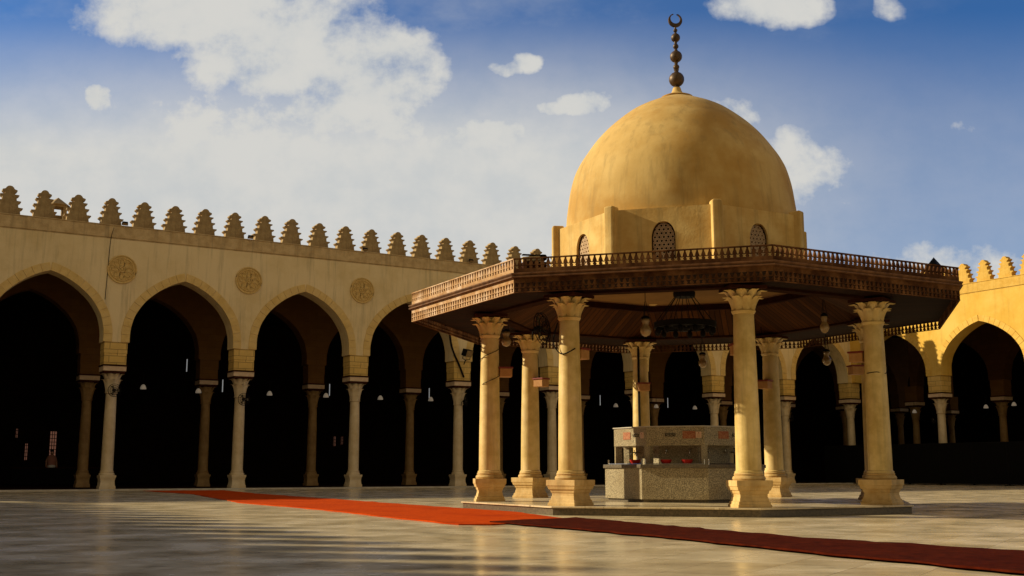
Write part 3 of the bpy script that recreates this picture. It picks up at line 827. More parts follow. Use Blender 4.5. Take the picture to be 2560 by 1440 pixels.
# drum
RD = 2.74; apd = RD * math.cos(math.pi / 8); DZ0, DZ1 = 4.74, 5.90
WW, WZ0, WZS, WZT = 0.235, 4.86, 5.32, 5.62
def pointed(w, zs, zt, n=9):
    pts = []
    for i in range(n + 1):
        t = i / n
        pts.append((w * math.cos(t * math.pi / 2) ** 0.85 if t < 1 else 0.0, zs + (zt - zs) * math.sin(t * math.pi / 2) ** 1.15))
    return pts                                    # from (w,zs) to (0,zt)
def drum_face():
    mb = MB(); hl = apd * t8 + 0.002; arc = pointed(WW, WZS, WZT)
    right = [(WW, WZ0)] + arc
    for yy_ in (apd, apd - 0.20):
        def q(a, b, c, d): mb.add([(a[0], yy_, a[1]), (b[0], yy_, b[1]), (c[0], yy_, c[1]), (d[0], yy_, d[1])], [(0, 1, 2, 3)])
        for sg in (1, -1):
            q((sg * WW, DZ0), (sg * hl, DZ0), (sg * hl, DZ1), (sg * WW, DZ1))
            q((0, DZ0), (sg * WW, DZ0), (sg * WW, WZ0), (0, WZ0))
            for (xa, za), (xb, zb) in zip(arc[:-1], arc[1:]):
                q((sg * xa, za), (sg * xa, DZ1), (sg * xb, DZ1), (sg * xb, zb))
    lst = [(x, z) for x, z in right] + [(-x, z) for x, z in right[::-1][1:]]
    for (a, b) in zip(lst, lst[1:] + lst[:1]):
        mb.add([(a[0], apd, a[1]), (b[0], apd, b[1]), (b[0], apd - 0.20, b[1]), (a[0], apd - 0.20, a[1])], [(0, 1, 2, 3)])
    mb.add([(-hl, apd, DZ1), (hl, apd, DZ1), (hl * 0.7, apd - 0.6, DZ1 + 0.03), (-hl * 0.7, apd - 0.6, DZ1 + 0.03)], [(0, 1, 2, 3)])
    # a thin raised frame round the opening
    fr = []
    for i in range(len(lst) - 1):
        pass
    return mb
def screen_mesh():
    """pierced star lattice: rings and bars clipped to the pointed opening"""
    mb = MB(); y = apd - 0.075
    def inside(x, z, m_=0.0):
        if abs(x) > WW - m_: return False
        if z < WZ0 + m_: return False
        if z <= WZS: return True
        t = (z - WZS) / (WZT - WZS)
        if t >= 1: return False
        s_ = t ** (1 / 1.15); w = WW * (math.cos(math.asin(min(1, s_)))) ** 0.85
        return abs(x) <= w - m_
    p = 0.088
    for iz in range(-1, 11):
        for ix in range(-4, 5):
            cx = ix * p + (0.5 * p if iz % 2 else 0); cz = WZ0 + iz * p * 0.87
            for k in range(6):
                a0 = math.pi / 6 + k * math.pi / 3; a1 = a0 + math.pi / 3
                r = p * 0.40
                A = (cx + r * math.cos(a0), cz + r * math.sin(a0)); B = (cx + r * math.cos(a1), cz + r * math.sin(a1))
                D = (cx + p * 0.577 * math.cos(a0), cz + p * 0.577 * math.sin(a0))
                for (P_, Q_) in ((A, B), (A, D)):
                    if inside(*P_, .004) and inside(*Q_, .004):
                        d = Vector((Q_[0] - P_[0], Q_[1] - P_[1])); d.normalize(); nn = Vector((-d.y, d.x)) * 0.0085
                        mb.prism([(P_[0] - nn.x, P_[1] - nn.y), (Q_[0] - nn.x, Q_[1] - nn.y), (Q_[0] + nn.x, Q_[1] + nn.y), (P_[0] + nn.x, P_[1] + nn.y)], y - .015, y + .015)
    return mb
def frame_mesh():
    mb = MB(); arc = pointed(WW, WZS, WZT); lst = [(WW, WZ0)] + arc; lst = lst + [(-x, z) for x, z in lst[::-1][1:]]
    for (a, b) in zip(lst[:-1], lst[1:]):
        def inn(p, s): return (p[0] * (1 - s / WW * 1.0), p[1] - (s if p[1] > WZS + .02 else 0))
        mb.add([(a[0], apd - .05, a[1]), (b[0], apd - .05, b[1]), (inn(b, .022)[0], apd - .05, inn(b, .022)[1]), (inn(a, .022)[0], apd - .05, inn(a, .022)[1]),
                (a[0], apd - .10, a[1]), (b[0], apd - .10, b[1]), (inn(b, .022)[0], apd - .10, inn(b, .022)[1]), (inn(a, .022)[0], apd - .10, inn(a, .022)[1])],
               [(0, 1, 2, 3), (7, 6, 5, 4), (3, 2, 6, 7)])
    return mb
df = drum_face(); sm = screen_mesh(); fm = frame_mesh()
voidm = MB().box(-WW - .05, WW + .05, apd - 0.26, apd - 0.235, WZ0 - .05, WZT + .05)
for k in range(8):
    side('drum_wall', df, M['drum'], k)
    ang = (k + 0.5) * math.pi / 4 - math.pi / 2
    wroot = side('window', fm, M['wood'], k)
    for key, mb_, m_ in (('lattice', sm, M['screen']), ('dark_pane', voidm, M['dark'])):
        if key not in firsts: o = firsts[key] = mb_.build(key, m_, wroot)
        else: o = firsts[key].copy(); col.objects.link(o); o.parent = wroot
    # corner buttress
    if 'buttress' not in firsts:
        pb = MB().flat([(RD - 0.16, -0.105), (RD + 0.09, -0.105), (RD + 0.09, 0.105), (RD - 0.16, 0.105)], 4.70, 5.985)
        o = firsts['buttress'] = pb.build('buttress', M['drum'], K, bevel=0.035)
    else: o = firsts['buttress'].copy(); col.objects.link(o); o.parent = K
    o.rotation_euler = (0, 0, k * math.pi / 4)
# dome
dp = [(2.50, 5.60), (2.495, 5.9), (2.48, 6.2), (2.45, 6.45), (2.40, 6.8), (2.31, 7.14), (2.20, 7.38), (2.06, 7.60), (1.87, 7.87), (1.65, 8.12), (1.40, 8.35), (1.12, 8.57), (0.90, 8.70), (0.69, 8.80), (0.50, 8.885), (0.33, 8.955), (0.20, 9.0)]
def smooth_prof(P, sub=4):
    res = []
    for i in range(len(P) - 1):
        p0 = P[max(i - 1, 0)]; p1 = P[i]; p2 = P[i + 1]; p3 = P[min(i + 2, len(P) - 1)]
        for j in range(sub):
            u = j / sub
            res.append(tuple(0.5 * ((2 * p1[q]) + (-p0[q] + p2[q]) * u + (2 * p0[q] - 5 * p1[q] + 4 * p2[q] - p3[q]) * u * u + (-p0[q] + 3 * p1[q] - 3 * p2[q] + p3[q]) * u ** 3) for q in (0, 1)))
    res.append(P[-1]); return res
MB().lathe(smooth_prof(dp), 96).build('dome', M['dome'], K, smooth=True)
MB().lathe([(0.34, 8.965), (0.355, 8.985), (0.30, 9.01), (0.20, 9.04), (0.13, 9.09), (0.10, 9.15), (0.085, 9.21)], 32).build('finial_foot', M['dome'], K, smooth=True)
def ball(zc, r, n=9): return [(max(0.02, r * math.sin(math.pi * i / n)), zc - r * math.cos(math.pi * i / n)) for i in range(1, n)]
fp = [(0.085, 9.20), (0.06, 9.25)] + ball(9.41, .172) + [(0.045, 9.60), (0.06, 9.64)] + ball(9.70, .07, 7) + [(0.04, 9.79)] + ball(9.945, .138) + [(0.04, 10.10)] + ball(10.185, .064, 7) + [(0.035, 10.27)] + ball(10.39, .103) + [(0.03, 10.51)] + ball(10.565, .048, 7) + [(0.022, 10.63), (0.02, 10.66)]
fin = MB().lathe(fp, 28).build('finial', M['bronze'], K, smooth=True)
cr = MB(); out_, inn_ = [], []
Rc, rc, off = 0.160, 0.112, 0.050
for i in range(41):
    a = R_(-90 - 158 + 316 * i / 40); out_.append((Rc * math.cos(a), Rc * math.sin(a) + 10.80))
for i in range(41):
    a = R_(-90 + 163 - 326 * i / 40); inn_.append((rc * math.cos(a) + 0.0, rc * math.sin(a) + 10.80 + off * 0.72))
# crescent opens upwards; strip of quads between the two arcs
N_ = 41; vs = []
for i in range(N_):
    o1 = out_[i]; i1 = inn_[N_ - 1 - i]
    for y in (-0.022, 0.022): vs += [(o1[0], y, o1[1]), (i1[0], y, i1[1])]
fs = []
for i in range(N_ - 1):
    a = 4 * i; b = 4 * (i + 1)
    fs += [(a, b, b + 1, a + 1), (a + 2, a + 3, b + 3, b + 2), (a, a + 2, b + 2, b), (a + 1, b + 1, b + 3, a + 3)]
fs += [(0, 1, 3, 2), (4 * N_ - 4, 4 * N_ - 2, 4 * N_ - 1, 4 * N_ - 3)]
cr.add(vs, fs, Matrix.Rotation(R_(-PH * 57.2958 + 8), 4, 'Z'))
cr.build('crescent', M['bronze'], fin)

# ------------------------------------------------------------------ wash fountain under the kiosk
F = empty('wash_fountain', (KX - 0.02, KY, PZ), PH); tag(F, 'octagonal speckled granite wash fountain standing under the domed kiosk', 'fountain')
MB().flat(octo(1.66), 0.0, 0.06).build('foot', M['granite_dark'], F)
MB().flat(octo(1.72), 0.06, 0.675).build('basin_wall', M['granite'], F, bevel=0.006)
rim = MB(); 
MB().flat(octo(1.76), 0.675, 0.745).build('rim', M['granite_dark'], F, bevel=0.006)
MB().flat(octo(1.06), 0.745, 1.12).build('core', M['granite'], F)
MB().flat(octo(1.52), 1.12, 1.49).build('canopy', M['granite'], F, bevel=0.006)
MB().flat(octo(1.545), 1.49, 1.51).build('coping', M['kerb'], F)
pst = MB().box(1.36, 1.50, -0.06, 0.06, 0.745, 1.12)
f0 = None
for k in range(8):
    if f0 is None: o = f0 = pst.build('post', M['granite'], F)
    else: o = f0.copy(); col.objects.link(o); o.parent = F
    o.rotation_euler = (0, 0, k * math.pi / 4)
def on_side(k, x, y, z):       # position on side k of F
    ang = (k + 0.5) * math.pi / 4 - math.pi / 2
    return (x * math.cos(ang) - y * math.sin(ang), x * math.sin(ang) + y * math.cos(ang), z), ang
rail = MB(); rr = 1.66
hx = rr * math.sin(math.pi / 8) - .05
rail.tube([(-hx, 0, 0.0), (-hx, 0, 0.10)], .009); rail.tube([(hx, 0, 0.0), (hx, 0, 0.10)], .009); rail.tube([(-hx, 0, 0.012), (hx, 0, 0.012)], .009)
tap = MB(); tap.tube([(0, 0.0, 0.0), (0, 0.10, 0.0), (0, 0.13, -0.015), (0, 0.135, -0.05)], .012, 8); tap.tube([(0, .06, 0), (0, .06, .045)], .008); tap.tube([(-.03, .06, .047), (.03, .06, .047)], .008)
plq = MB().box(-0.10, 0.10, 0, 0.012, -0.03, 0.03)
glyph = MB()
gx = -0.085
for w_, sh in ((.03, 0), (.025, 1), (.03, 2), (.025, 1), (.03, 0)):
    if sh == 0: glyph.tube([(gx, .014, -.015), (gx, .014, .015), (gx + w_ * .8, .014, .015)], .0035, 4)
    elif sh == 1: glyph.tube([(gx + .002, .014, -.012), (gx + w_ * .5, .014, .012), (gx + w_ * .9, .014, -.012), (gx + .002, .014, -.012)], .0035, 4)
    else: glyph.tube([(gx, .014, .015), (gx + w_ * .7, .014, .012), (gx + .004, .014, 0), (gx + w_ * .7, .014, -.014)], .0035, 4)
    gx += w_ + .008
kp = {}
def fpart(key, mb, m, k, x, y, z, parent=None):
    pos, ang = on_side(k, x, y, z)
    if key not in kp: o = kp[key] = mb.build(key, m, F)
    else: o = kp[key].copy(); col.objects.link(o); o.parent = F
    o.location = pos; o.rotation_euler = (0, 0, ang); return o
for k in range(8):
    fpart('rail', rail, M['steel'], k, 0, rr * math.cos(math.pi / 8), 0.745)
    for x in (-0.24, 0.24): fpart('tap', tap, M['steel'], k, x, 1.06 * math.cos(math.pi / 8), 1.0)
apc = 1.52 * math.cos(math.pi / 8)
rp = MB().box(-0.13, 0.13, 0, 0.008, -0.075, 0.075)
wp = MB().box(-0.055, 0.055, 0, 0.008, -0.06, 0.06)
ws = MB()
for zz in (-.035, -.012, .012): ws.box(-.035, .035, 0.009, .011, zz - .003, zz + .003)
ws.box(-.012, .012, .009, .011, .025, .045)
for k in (3, 4, 5):        # the sides that face the camera: left, front, right
    pq = fpart('number_plaque', plq, M['plaque'], k, 0.10 if k == 4 else -0.22, apc + .001, 1.33)
    g_ = MB(); g_.v = list(glyph.v); g_.f = list(glyph.f); gg = g_.build('lettering', M['ink'], pq)
    fpart('red_notice', rp, M['redpaper'], k, -0.28 if k == 4 else 0.10, apc + .001, 1.33)
    wpo = fpart('paper_notice', wp, M['paper'], k, -0.47 if k == 4 else -0.44, apc + .001, 1.33)
    g_ = MB(); g_.v = list(ws.v); g_.f = list(ws.f); g_.build('print', M['redpaper'], wpo)

# red bowls on the ledge
bowl = MB().lathe([(0.05, 0.0), (0.075, 0.03), (0.095, 0.075), (0.10, 0.085), (0.09, 0.083), (0.07, 0.035), (0.045, 0.012)], 20)
bl = None
for (k, x, lab) in ((4, 0.20, 'red plastic bowl at the left on the front ledge of the granite fountain'), (4, -0.22, 'red plastic bowl at the right on the front ledge of the granite fountain'), (3, -0.12, 'red plastic bowl on the sunlit left ledge of the granite fountain')):
    pos, ang = on_side(k, x, 1.36, 0.745)
    p = F.location + Matrix.Rotation(PH, 3, 'Z') @ Vector(pos)
    if bl is None: bl = o = bowl.build('plastic_bowl', M['red'], smooth=True)
    else: o = bl.copy(); col.objects.link(o)
    o.location = p; o.scale = (1.25, 1.25, 1.15); tag(o, lab, 'bowl', 'red bowls on the fountain ledge')

# ------------------------------------------------------------------ things hanging in and around the kiosk
# chandelier
ch = empty('chandelier', (KX + 0.05, KY, 3.86)); tag(ch, 'large black iron ring chandelier hung under the middle of the dome', 'chandelier')
rg = MB(); 
def circ(r, z, n=40): return [(r * math.cos(2 * math.pi * i / n), r * math.sin(2 * math.pi * i / n), z) for i in range(n)]
rg.lathe([(0.60, -0.05), (0.66, -0.05), (0.67, 0.05), (0.61, 0.05)], 40, cap=False); rg.tube(circ(.655, .06), .018, 6, True); rg.tube(circ(.40, -.03), .02, 6, True)
for i in range(8):
    a = i * math.pi / 4; rg.tube([(0, 0, -.03), (.64 * math.cos(a), .64 * math.sin(a), -.02)], .013)
rg.lathe([(0.05, -0.12), (0.12, -0.06), (0.12, 0.0), (0.04, 0.06)], 16)
rg.build('ring', M['iron'], ch)
MB().lathe([(0.22, 0.62), (0.24, 0.66), (0.24, 0.73), (0.20, 0.76)], 20).build('ceiling_rose', M['iron'], ch)
cm = MB()
for i in range(12):
    a = i * math.pi / 6; p0 = (.64 * math.cos(a), .64 * math.sin(a), .05); p1 = (.2 * math.cos(a), .2 * math.sin(a), .64)
    cm.tube([p0, p1], .008, 5)
cm.tube([(0, 0, .76), (0, 0, .86)], .02)
cm.build('chains', M['iron'], ch)
lampm = MB().lathe([(0.03, 0), (0.055, -0.03), (0.06, -0.09), (0.045, -0.13), (0.015, -0.15)], 12)
lf = None
for i in range(12):
    a = i * math.pi / 6 + .2
    if lf is None: o = lf = lampm.build('lamp_cup', M['iron'], ch, smooth=True)
    else: o = lf.copy(); col.objects.link(o); o.parent = ch
    o.location = (.6 * math.cos(a), .6 * math.sin(a), -.05)

# pendants
def pendant(loc, lab, top, s=1.0):
    r = empty('pendant_lantern', loc); tag(r, lab, 'lantern', 'glass lanterns hung under the kiosk roof')
    MB().lathe([(0.06 * s, .10), (0.075 * s, .06), (0.055 * s, .0), (0.06 * s, -.03), (.10 * s, -.08), (.105 * s, -.14), (.07 * s, -.20), (.02 * s, -.23)], 20).build('glass', M['glass'], r, smooth=True)
    MB().lathe([(0.085 * s, .095), (0.08 * s, .13), (0.03 * s, .16)], 16).build('cap', M['iron'], r, smooth=True)
    c = MB()
    for a in (0, 2.09, 4.19): c.tube([(.06 * math.cos(a), .06 * math.sin(a), .12), (.012 * math.cos(a), .012 * math.sin(a), .42)], .005, 4)
    c.tube([(0, 0, .42), (0, 0, top - loc[2])], .007, 5); c.build('chain', M['iron'], r)
pendant((2.46, 20.35, 3.44), 'clear glass lantern hanging under the front eaves left of the chandelier', 4.05)
pendant((6.02, 21.3, 3.62), 'glass lantern hanging under the right eaves between the two right front columns', 4.05, .85)
pendant((7.45, 26.3, 3.46), 'glass lantern hanging at the back right between the rear kiosk columns', 4.05)
pendant((-0.13, 24.6, 3.72), 'cream glass lantern hanging just right of the leftmost kiosk column', 4.05, 1.1)
pendant((4.7, 27.4, 3.5), 'glass lantern hanging at the back between the rear columns behind the chandelier', 4.05)

# bracket lamp boxes with red lids, one per kiosk column, facing inwards
bx = None
blab = {4: 'orange lamp box with red lid on the inner side of the front left kiosk column', 5: 'orange lamp box with red lid behind the front right kiosk column',
        6: 'orange lamp box with red lid on the inner side of the rightmost kiosk column', 3: 'orange lamp box with red lid right of the leftmost kiosk column',
        2: 'orange lamp box with red lid on the slim column behind the leftmost one', 0: 'orange lamp box with red lid facing front on the back right kiosk column',
        1: 'orange lamp box with red lid on the rearmost kiosk column', 7: 'orange lamp box with red lid on the column hidden behind the rightmost one'}
for k in range(8):
    a = PH + k * math.pi / 4
    p = Vector((KX + (KR - .33) * math.cos(a), KY + (KR - .33) * math.sin(a), 2.72 + (0.12 if k in (4, 5, 6, 7) else 0.0)))
    if bx is None:
        o = bx = empty('bracket_lamp')
        MB().box(-.13, .13, -.13, .13, 0, .17).build('box', M['boxorange'], o, bevel=.006)
        MB().box(-.15, .15, -.15, .15, .171, .205).build('lid', M['redtop'], o, bevel=.004)
        MB().box(.13, .17, -.02, .02, .03, .12).build('bracket', M['iron'], o)
    else: o = copy_tree(bx)
    o.location = p; o.rotation_euler = (0, 0, a)
    tag(o, blab[k], 'lamp box', 'lamp boxes on the kiosk columns')

# wall fans
def fan(loc, rotz, tilt, lab, r=0.24, grp=None):
    e = empty('wall_fan', loc, rotz); tag(e, lab, 'fan', grp)
    c = MB(); n = 32
    for rr_, y in ((r, 0), (r * .98, -.05), (r * .72, -.07), (r * .4, -.085)): c.tube([(rr_ * math.cos(2 * math.pi * i / n), y, rr_ * math.sin(2 * math.pi * i / n)) for i in range(n)], .008, 5, True)
    for i in range(16):
        a = i * math.pi / 8; c.tube([(.04 * math.cos(a), -.09, .04 * math.sin(a)), (r * .7 * math.cos(a), -.07, r * .7 * math.sin(a)), (r * math.cos(a), 0, r * math.sin(a))], .005, 4)
    cg = c.build('cage', M['iron'], e)
    b = MB()
    for i in range(3):
        a = i * 2.094
        b.add([(0, 0, 0), (r * .8 * math.cos(a - .3), -.01, r * .8 * math.sin(a - .3)), (r * .85 * math.cos(a + .25), .015, r * .85 * math.sin(a + .25)),
               (0, .004, .01), (r * .8 * math.cos(a - .3), -.006, r * .8 * math.sin(a - .3)), (r * .85 * math.cos(a + .25), .019, r * .85 * math.sin(a + .25))],
              [(0, 1, 2), (5, 4, 3), (0, 3, 4, 1), (1, 4, 5, 2), (2, 5, 3, 0)])
    b.build('blades', M['granite_dark'], e)
    m_ = MB().lathe([(0.06, 0), (0.07, .04), (0.055, .12)], 16, Matrix.Rotation(-math.pi / 2, 4, 'X')); m_.tube([(0, .1, 0), (0, .18, -.03), (0, .2, -.2)], .014)
    m_.build('motor', M['iron'], e)
    e.rotation_euler = (tilt, 0, rotz)
g_f = 'fans on the arcade columns'
for s_, z, lab in ((-41.18, 3.85, 'round wire wall fan on the second column from the left edge'), (-36.03, 3.66, 'round wire wall fan on the third arcade column, seen full face'), (-25.74, 3.9, 'small wall fan on the arcade column just left of the kiosk')):
    p = Lw(s_ + (.12 if s_ > -30 else 0.02), 0.2 - .48, z); fan(tuple(p), ANG_L + (0.9 if s_ > -30 else 0), 0, lab, .25, g_f)
fan(tuple(Rw(5.92 - .22, -.2, 3.35)), ANG_R - 1.1, 0, 'small wall fan on the arcade column between the two right arches', .18, g_f)
fan(tuple(Lw(-5.15 + .05, -.25, 3.6)), ANG_L + .8, 0, 'wall fan on the arcade column seen between the right kiosk columns', .2, g_f)
fan((0.55, 20.9, 3.43), R_(62), R_(-6), 'large wire fan seen nearly edge on beside the front left kiosk column', .30, g_f)

# cables: loose, real runs of wire
def cable(pts, lab, r=.012):
    P = [Vector(p) for p in pts]; res = []
    for i in range(len(P) - 1):
        p0 = P[max(i - 1, 0)]; p1 = P[i]; p2 = P[i + 1]; p3 = P[min(i + 2, len(P) - 1)]
        for j in range(6):
            u = j / 6; res.append(0.5 * ((2 * p1) + (-p0 + p2) * u + (2 * p0 - 5 * p1 + 4 * p2 - p3) * u * u + (-p0 + 3 * p1 - 3 * p2 + p3) * u ** 3))
    res.append(P[-1])
    o = MB().tube(res, r, 5).build('cable', M['iron']); tag(o, lab, 'cable', 'cables on the buildings'); return o
def kc(k, off_a, off_r, z):
    a = PH + k * math.pi / 4; c = Vector((KX + KR * math.cos(a), KY + KR * math.sin(a), z)); return c + Vector((math.cos(off_a), math.sin(off_a), 0)) * off_r
def spiral(k, z0, z1, turns, r, a0, n=40):
    return [tuple(kc(k, a0 + 2 * math.pi * turns * i / n, r + .01 * math.sin(i * 1.7), z0 + (z1 - z0) * i / n)) for i in range(n + 1)]
cable(spiral(3, 2.55, 3.45, 1.6, .205, -2.4), 'thin dark cable wound round the top of the leftmost kiosk column', .007)
cable([tuple(kc(4, 3.3, .22, 3.5)), tuple(kc(4, 3.2, .30, 3.15)), tuple(kc(4, 3.6, .24, 2.95)), tuple(kc(4, 4.2, .21, 2.9)), tuple(kc(4, 5.2, .21, 3.0))], 'black cable looping round the front left kiosk column below the fan', .012)
cable([tuple(kc(6, 3.6, .22, 2.6)), tuple(kc(6, 4.5, .205, 2.62)), tuple(kc(6, 5.6, .205, 2.6)), tuple(kc(6, 6.3, .22, 2.75))], 'pale cable tie round the upper part of the rightmost kiosk column', .008)
cable([tuple(Lw(-41.5, -.22, 10.4)), tuple(Lw(-41.62, -.24, 9.8)), tuple(Lw(-41.66, -.22, 8.6)), tuple(Lw(-41.7, -.215, 7.4))], 'thin cable running down the plaster past the leftmost round relief', .012)
cable([tuple(kc(1, 4.4, .24, 3.9)), tuple(kc(1, 4.4, .25, 2.4)), tuple(kc(1, 4.45, .25, 0.7))], 'thick black cable running down the rearmost kiosk column', .03)

# flood lamp by the arcade pier left of the kiosk
def flood(loc, rotz, lab, s=1.0, grp='flood lamps around the courtyard', tilt=0.35):
    e = empty('flood_lamp', loc, rotz); tag(e, lab, 'flood lamp', grp)
    mt = Matrix.Rotation(tilt, 4, 'X')
    MB().box(-.22 * s, .22 * s, -.10 * s, .10 * s, -.13 * s, .13 * s, mt).build('housing', M['iron'], e, bevel=.02 * s)
    MB().box(-.19 * s, .19 * s, -.112 * s, -.101 * s, -.11 * s, .11 * s, mt).build('lens', M['glass'], e)
    b = MB(); b.tube([(-.24 * s, 0, 0), (-.24 * s, .05 * s, -.22 * s), (0, .08 * s, -.26 * s), (.24 * s, .05 * s, -.22 * s), (.24 * s, 0, 0)], .015 * s, 5); b.tube([(0, .08 * s, -.26 * s), (0, .15 * s, -.42 * s)], .02 * s, 5)
    b.build('bracket', M['iron'], e)
    return e
flood(tuple(Lw(-25.72, -.62, 6.1)), ANG_L + .5, 'black flood lamp sticking out from the arcade pier left of the kiosk', 1.25)
p_ = CORNER + dL * (-25.72) + dR * 0.6
cable([tuple(Lw(-26.5, -.22, 7.6)), tuple(Lw(-26.35, -.26, 6.4)), tuple(Lw(-25.95, -.3, 5.5)), tuple(Lw(-25.7, -.26, 5.0))], 'bundle of brown cables hanging down the arcade pier left of the kiosk', .05)
for s_, lab in ((-41.13, 'small pale flood lamp on the cornice above the leftmost round relief'), (-36.0, 'small pale flood lamp on the cornice above the second round relief'),
                (-30.78, 'small flood lamp on the cornice above the third round relief'), (-25.4, 'small flood lamp on the cornice just left of the kiosk roof')):
    e = flood(tuple(Lw(s_, -.32, 10.50)), ANG_L, lab, .5, 'small flood lamps on the long cornice', .9)
    e.children[0].data = e.children[0].data.copy(); e.children[0].data.materials[0] = M['slab']
# things on the kiosk roof
rl = empty('roof_spotlight', (0.40, 19.75, 4.28), R_(12)); tag(rl, 'long spotlight lying on a dark box at the left corner of the kiosk roof', 'spotlight')
MB().box(-.22, .20, -.14, .10, -.08, .20).build('box', M['wood'], rl, bevel=.01)
sp_ = MB(); sp_.lathe([(0.05, -.20), (0.055, .10), (0.035, .16)], 16, Matrix.Translation((-.02, 0, .27)) @ Matrix.Rotation(R_(84), 4, 'Y')); sp_.build('barrel', M['cornice'], rl, smooth=True)
MB().lathe([(0.0, -.06), (0.06, -.03), (0.075, .02), (0.05, .06)], 14, Matrix.Translation((.17, 0, .29))).build('head', M['iron'], rl, smooth=True)
MB().box(-.22, .14, -.05, .05, .33, .345).build('hood', M['iron'], rl)
rt = empty('roof_lamp', (8.05, 20.9, 4.36), R_(40)); tag(rt, 'dark pointed lamp at the right corner of the kiosk roof', 'lamp')
MB().lathe([(0.24, .16), (0.20, .20), (0.0005, .44)], 4, phase=math.pi / 4).build('hood', M['iron'], rt)
MB().box(-.10, .10, -.10, .10, -.12, .18).build('body', M['wood'], rt)

# small turret on the hall roof
tr = empty('roof_turret', tuple(Lw(-43.4, 1.6, 9.8)), ANG_L); tag(tr, 'small dark roof turret with pyramid cap between the merlons far left', 'turret')
tb = MB()
for sx in (-1, 1):
    for sy in (-1, 1): tb.box(sx * .24 - .07, sx * .24 + .07, sy * .24 - .07, sy * .24 + .07, .9, 1.45)
tb.box(-.31, .31, -.31, .31, 1.45, 1.53); tb.box(-.31, .31, -.31, .31, 0.0, .9); tb.box(-.31, .31, .24, .30, .9, 1.2)
tb.build('body', M['merlon'], tr)
MB().lathe([(0.47, 1.53), (0.46, 1.57), (0.12, 1.80), (0.0005, 1.88)], 6).build('cap', M['merlon'], tr)

# hall lamps
def hall_lamp_proto():
    e = empty('hall_lamp')
    MB().lathe([(0.03, .05), (.07, .02), (.10, -.03), (.13, -.12), (.12, -.15), (.05, -.13)], 16).build('shade', M['lampglow'], e, smooth=True)
    MB().tube([(0, 0, .05), (0, 0, .55)], .012, 5).build('stem', M['iron'], e)
    return e
lp = None
spots = [(Lw(-39.44, 2.6, 4.28), 'left-hand glass hall lamp in the second arch from the left edge'), (Lw(-37.12, 2.6, 4.2), 'hall lamp beside the inner column in the second arch'),
         (Lw(-33.96, 2.6, 4.2), 'left-hand glass hall lamp in the third arch'), (Lw(-31.3, 2.6, 4.2), 'right-hand glass hall lamp in the third arch'),
         (Lw(-28.6, 2.6, 4.18), 'left-hand glass hall lamp in the arch left of the kiosk'), (Lw(-25.96, 2.6, 4.2), 'right-hand glass hall lamp in the arch left of the kiosk'),
         (Lw(-15.0, 2.6, 4.22), 'hall lamp between the front left kiosk column and the rear one'), (Lw(-12.3, 2.6, 4.25), 'hall lamp just right of the rearmost kiosk column'),
         (Lw(-9.6, 2.6, 4.25), 'hall lamp left of the white column seen through the kiosk'), (Rw(5.71 + 1.2, 2.6, 4.2), 'hall lamp at the left in the big right-hand arch'),
         (Rw(8.6, 2.6, 4.25), 'hall lamp at the right in the big right-hand arch'), (Rw(2.2, 2.6, 4.15), 'hall lamp in the arch right of the rightmost kiosk column')]
for p, lab in spots:
    if lp is None: o = lp = hall_lamp_proto()
    else: o = copy_tree(lp)
    o.location = p; tag(o, lab, 'lamp', 'glass lamps hanging in the halls')
tb_ = None
for s_, lab in ((-35.5, 'white tube light in the second arch right of the inner column'), (-30.35, 'white tube light in the third arch left of the front column'), (-25.05, 'white tube light in the arch left of the kiosk'),
                (-38.05 + .9, 'faint tube light high in the second arch'), (-14.6, 'white tube light seen through the kiosk at the left'), (-9.9, 'white tube light seen through the kiosk at the right')):
    if tb_ is None: o = tb_ = MB().tube([(0, 0, -.28), (0, 0, .28)], .022, 6).build('tube_light', M['tubeglow'])
    else: o = tb_.copy(); col.objects.link(o)
    o.location = Lw(s_, 4.6, 4.55 if s_ != -38.05 + .9 else 5.4); tag(o, lab, 'tube light', 'tube lights in the left hall')

